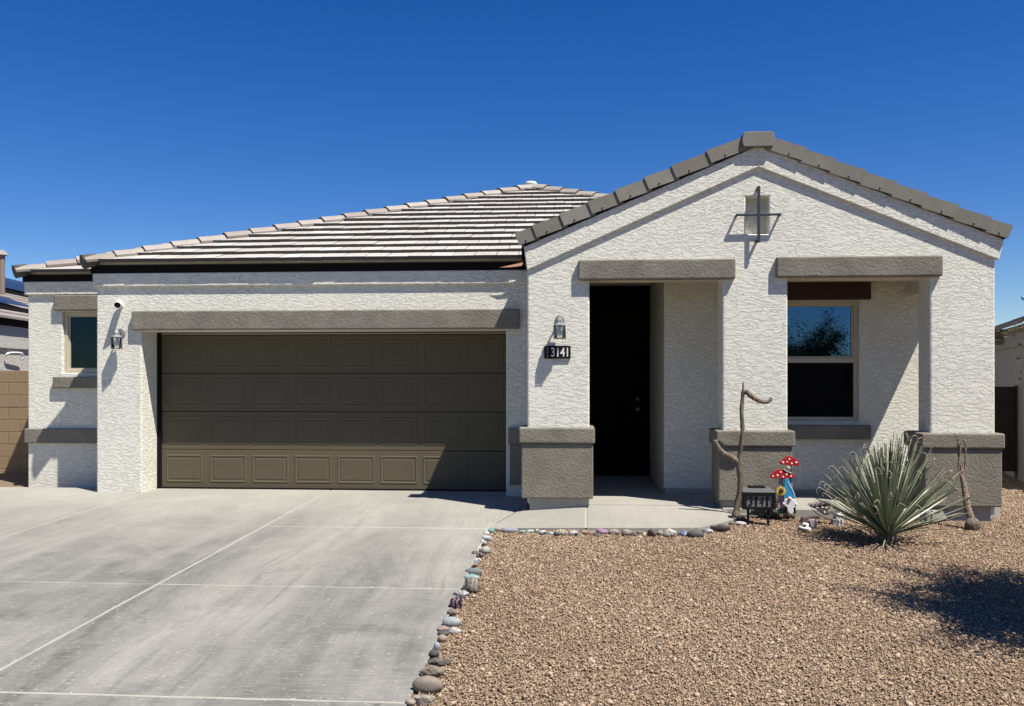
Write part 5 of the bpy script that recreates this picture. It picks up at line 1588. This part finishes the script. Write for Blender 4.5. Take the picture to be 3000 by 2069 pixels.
# ------------------------------------------------------------------ tree just outside the frame: shades the yard, mirrored in the window
ts = grav(2920, 1768)
tk = 2.3 / KZ
tc = ts + Vector((KX * tk, -tk, 2.3))
TR = empty("desert_tree", (tc.x + 0.25, tc.y - 0.1, grav_z(tc.y)), "airy green desert tree at the right edge reaching a twig into view", "tree")
tb0 = Vector((tc.x + 0.25, tc.y - 0.1, grav_z(tc.y) - 0.05))
tips = []
tr_bm = tube_bm(spline([tb0, tb0 + Vector((0.03, 0, 0.5)), tb0 + Vector((-0.05, 0.02, 1.1)), tc + Vector((0, 0, -0.7))], 4), [0.10, 0.09, 0.085, 0.08, 0.075, 0.07, 0.068, 0.065, 0.06, 0.055, 0.05, 0.045, 0.04], 9, wob=0.08)
r_ = random.Random(21)
for i in range(64):
    st0 = tb0.lerp(tc + Vector((0, 0, -0.5)), r_.uniform(0.5, 1.0))
    an = r_.uniform(0, 2 * math.pi); el = r_.uniform(-0.2, 0.9)
    L = r_.uniform(0.55, 1.35)
    d = Vector((math.cos(an) * math.cos(el), math.sin(an) * math.cos(el), math.sin(el)))
    end = st0 + d * L + Vector((0, 0, 0.1))
    if CX + F * (end.x * cs + end.y * sn) / depth(end) < 3060: continue
    mid = st0.lerp(end, 0.5) + Vector((r_.uniform(-.1, .1), r_.uniform(-.1, .1), r_.uniform(0, .15)))
    q = spline([st0, mid, end], 4)
    tube_bm(q, [0.022 - 0.017 * k / len(q) for k in range(len(q))], 5, tr_bm)
    for k in range(3, len(q)): tips.append((q[k], d))
    for s_ in range(4):
        bp = q[r_.randint(3, len(q) - 1)]
        e2 = bp + Vector((r_.gauss(0, .28), r_.gauss(0, .28), r_.gauss(0.05, .25)))
        if CX + F * (e2.x * cs + e2.y * sn) / depth(e2) < 3050: continue
        q2 = [bp, bp.lerp(e2, 0.5) + Vector((0, 0, 0.03)), e2]
        tube_bm(q2, [0.007, 0.005, 0.003], 4, tr_bm)
        for k in range(5): tips.append((bp.lerp(e2, (k + 1) / 5), (e2 - bp).normalized()))
# the twig that droops into the picture at the right edge
tw_e = at(2934, 976, tc.y + 0.1); tw_s = tc + Vector((-0.5, 0.05, -0.2))
twq = spline([tw_s, tw_s.lerp(tw_e, 0.5) + Vector((0, 0, 0.08)), at(2992, 960, tc.y + 0.1), tw_e], 5)
tube_bm(twq, [0.010 - 0.008 * k / len(twq) for k in range(len(twq))], 5, tr_bm)
bm_obj("trunk", tr_bm, M['treebark'], TR)
nr = np.random.default_rng(9)
def leaves(name, centers, per, spread, size, parent):
    Cn = np.array([[c[0].x, c[0].y, c[0].z] for c in centers])
    n = len(Cn) * per
    P = np.repeat(Cn, per, 0) + nr.normal(0, spread, (n, 3))
    A = nr.normal(0, 1, (n, 3)); A /= np.linalg.norm(A, axis=1)[:, None]
    Bv = nr.normal(0, 1, (n, 3)); Bv -= A * (A * Bv).sum(1)[:, None]; Bv /= np.linalg.norm(Bv, axis=1)[:, None]
    L = nr.uniform(0.6, 1.3, n)[:, None] * size; W = L * 0.30
    V = np.stack([P - A * L, P - Bv * W, P + A * L, P + Bv * W], 1).reshape(-1, 3)
    me = bpy.data.meshes.new(name)
    me.from_pydata(V.tolist(), [], np.arange(n * 4).reshape(-1, 4).tolist())
    a_ = me.attributes.new("tone", 'FLOAT', 'POINT')
    a_.data.foreach_set("value", np.repeat(np.clip(nr.normal(0.5, 0.25, n), 0, 1), 4).astype(np.float32))
    return mesh_obj(name, me, M['treeleaf'], parent)
def px_of(p): return CX + F * (p.x * cs + p.y * sn) / depth(p)
tips = [t for t in tips if px_of(t[0]) > 3070]
leaves("crown", tips, 44, 0.085, 0.027, TR)
leaves("crown", [(p, None) for p in twq[9:]], 6, 0.018, 0.015, TR)

# ------------------------------------------------------------------ neighbour on the left
P0 = at(40, 930, 16.6)
dW = Vector((-0.187, 0.982, 0)).normalized(); nW = Vector((dW.y, -dW.x, 0))          # along the wall, and facing us
zE = at(40, 932, P0.y).z
NL = empty("neighbor_house", (P0.x, P0.y, grav_z(12)), "neighbouring stucco house at the left edge with solar panels on its tiled roof", "house")
def nb(s, n, z): return Vector((P0.x, P0.y, 0)) + dW * s + nW * n + Vector((0, 0, z))
def nbox(name, s0, s1, n0_, n1_, z0, z1, mat, parent):
    b = bmesh.new(); box_bm(s0, s1, n0_, n1_, z0, z1, bm=b)
    for v in b.verts: v.co = nb(v.co.x, v.co.y, v.co.z)
    return bm_obj(name, b, mat, parent)
nbox("wall", -7, 17, -8, -0.0, -0.2, zE - 0.28, M['nstucco'], NL)
nbox("trim_band", -7.05, 17, -0.5, 0.05, zE - 0.62, zE - 0.18, M['nstucco'], NL)
nbox("fascia", -7.1, 17, -0.4, 0.07, zE - 0.18, zE - 0.005, M['fascia'], NL)
b = bmesh.new()
NS = 0.4167
nrow = 16
for k in range(nrow):
    u0, u1 = k * 0.34 - 0.12, (k + 1) * 0.34 - 0.12
    z0, z1 = zE + u0 * NS * 0.92 + 0.05, zE + u1 * NS * 0.92 + 0.012
    v = [b.verts.new(nb(s, 0.06 - u, z)) for s, u, z in ((-7.2, u0, z0), (17, u0, z0), (17, u1, z1), (-7.2, u1, z1), (-7.2, u0, z0 - 0.05), (17, u0, z0 - 0.05))]
    b.faces.new(v[:4]); b.faces.new((v[4], v[5], v[1], v[0]))
NROOF = bm_obj("roof", b, M['ntile'], NL)
nbox("wall", -7, 17, -5.5, -5.1, zE - 0.3, zE + 1.9, M['nstucco'], NL)
def on_roof(s, u, lift): return nb(s, 0.06 - u, zE + u * NS * 0.92 + lift)
for (s0, s1, u0, u1) in ((-2.0, 15.0, 2.55, 4.5), (-4.5, 2.3, 0.5, 1.2)):
    n_ = max(2, int((s1 - s0) / 1.7))
    for k in range(n_):
        a_, c_ = s0 + (s1 - s0) * k / n_ + 0.01, s0 + (s1 - s0) * (k + 1) / n_ - 0.01
        b = bmesh.new()
        q = [b.verts.new(on_roof(s, u, 0.16)) for s, u in ((a_, u0), (c_, u0), (c_, u1), (a_, u1))]
        f = b.faces.new(q); bmesh.ops.solidify(b, geom=[f], thickness=0.05)
        bm_obj("solar_panel", b, M['solar'], NROOF)
    nn = bmesh.new()
    q = [nn.verts.new(on_roof(s, u, l)) for s, u, l in ((s0, u0 + 0.02, 0.02), (s1, u0 + 0.02, 0.02), (s1, u0 + 0.02, 0.12), (s0, u0 + 0.02, 0.12))]
    nn.faces.new(q)
    bm_obj("panel_rail", nn, M['black'], NROOF)
vp = on_roof(-0.5, 3.9, 0)
# vent pipe with hood at photograph pixel (8, 760)
vb = at(6, 800, vp.y); vt = at(6, 748, vp.y)
bm_obj("vent_pipe", lathe_bm([(0.05, -0.4), (0.05, vt.z - vb.z)], 12, vb), M['ntrim'], NL)
bm_obj("vent_hood", lathe_bm([(0.13, 0.0), (0.12, 0.02), (0.03, 0.10)], 4, vt), M['ntile'], NL)
tube_o = tube_bm(spline([nb(-0.45, 0.05, zE - 0.78), nb(-0.42, 0.10, zE - 0.72), nb(0.1, 0.12, zE - 0.72), nb(0.12, 0.10, zE - 0.85)], 3), 0.022, 6)
bm_obj("wall_pipe", tube_o, M['white'], NL)

# block wall between the two houses
YBW = 13.3
xw0, xw1 = at(-120, 1100, YBW).x, xrl + 0.1
ztp = at(40, 1086, YBW).z
FW = empty("block_wall", ((xw0 + xw1) / 2, YBW, grav_z(12)), "tan concrete block garden wall between the house and its left neighbour", "wall")
bm_obj("mortar_core", box_bm(xw0, xw1, YBW + 0.008, YBW + 0.13, -0.2, ztp - 0.01), M['mortar'], FW)
bw, bh = 0.405, 0.20
bme = None
k = 0
z = ztp
while z > -0.1:
    xo = xw1 - 0.02 - (0.2 if k % 2 else 0.0)
    i = 0
    while xo - bw > xw0:
        if bme is None:
            b = box_bm(-bw / 2 + 0.005, bw / 2 - 0.005, 0, 0.14, -bh + 0.006, -0.002, 0.004, 1)
            bme = bpy.data.meshes.new("block"); bmesh.ops.recalc_face_normals(b, faces=b.faces); b.to_mesh(bme); b.free(); bme.materials.append(M['block'])
        o = bpy.data.objects.new("block", bme); link(o, FW)
        o.location = (xo - bw / 2, YBW + rnd.uniform(-0.003, 0.002), z)
        xo -= bw; i += 1
    z -= bh; k += 1

# ------------------------------------------------------------------ neighbour and gate on the right
Q0 = grav(2990, 1398)
Q0 = atz(2990, 1397, grav_z(12))
dR = Vector((0.30, 0.955, 0)).normalized(); nR = Vector((-dR.y, dR.x, 0))
NR_ = empty("neighbor_house", (Q0.x, Q0.y, grav_z(12)), "neighbouring house at the right edge with its stucco side wall in shade", "house")
def nb2(s, n, z): return Vector((Q0.x, Q0.y, 0)) + dR * s + nR * n + Vector((0, 0, z))
def nbox2(name, s0, s1, n0_, n1_, z0, z1, mat, parent):
    b = bmesh.new(); box_bm(s0, s1, n0_, n1_, z0, z1, bm=b)
    for v in b.verts: v.co = nb2(v.co.x, v.co.y, v.co.z)
    return bm_obj(name, b, mat, parent)
zR = at(2960, 975, Q0.y).z
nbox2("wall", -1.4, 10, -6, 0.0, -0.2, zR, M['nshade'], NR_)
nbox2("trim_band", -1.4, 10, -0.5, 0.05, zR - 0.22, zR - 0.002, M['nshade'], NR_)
nbox2("fascia", -1.5, 10, -0.4, 0.09, zR, zR + 0.10, M['ntrim'], NR_)
b = bmesh.new()
for k in range(12):
    u0, u1 = k * 0.34 - 0.16, (k + 1) * 0.34 - 0.16
    z0, z1 = zR + 0.14 + u0 * NS * 0.92 + 0.05, zR + 0.14 + u1 * NS * 0.92 + 0.012
    v = [b.verts.new(nb2(s, 0.08 - u, z)) for s, u, z in ((-1.6, u0, z0), (10, u0, z0), (10, u1, z1), (-1.6, u1, z1), (-1.6, u0, z0 - 0.06), (10, u0, z0 - 0.06))]
    b.faces.new(v[:4]); b.faces.new((v[4], v[5], v[1], v[0]))
bm_obj("roof", b, M['ntrim'], NR_)
# far eave stack seen past the porch corner
for k in range(3):
    e = at(2932, 968 + 17 * k, Q0.y + 1.2)
    bm_obj("eave_board", box_bm(e.x - 0.8, e.x + 0.12 - 0.02 * k, e.y, e.y + 0.3, e.z - 0.045, e.z + 0.02), M['ntrim'] if k % 2 else M['ntile'], NR_)
YGT = Q0.y + 0.25
gx0, gx1 = at(2880, 1200, YGT).x, at(2977, 1200, YGT).x
gzt = at(2950, 1133, YGT).z
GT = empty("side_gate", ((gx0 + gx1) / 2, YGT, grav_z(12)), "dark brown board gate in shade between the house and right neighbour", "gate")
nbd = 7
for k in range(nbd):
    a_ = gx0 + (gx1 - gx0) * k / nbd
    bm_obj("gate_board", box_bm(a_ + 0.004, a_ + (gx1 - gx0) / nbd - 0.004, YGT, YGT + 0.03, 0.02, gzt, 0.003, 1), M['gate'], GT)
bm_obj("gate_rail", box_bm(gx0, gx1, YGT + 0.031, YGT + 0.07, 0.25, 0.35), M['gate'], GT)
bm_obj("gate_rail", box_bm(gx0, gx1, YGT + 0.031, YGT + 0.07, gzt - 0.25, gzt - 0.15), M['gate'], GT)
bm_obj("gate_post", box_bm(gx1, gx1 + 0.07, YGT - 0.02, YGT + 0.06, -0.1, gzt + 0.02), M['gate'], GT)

print("gravel stones", NG, "tiles", ntile, "YA", YA, "XA", XA, "zb", zb)
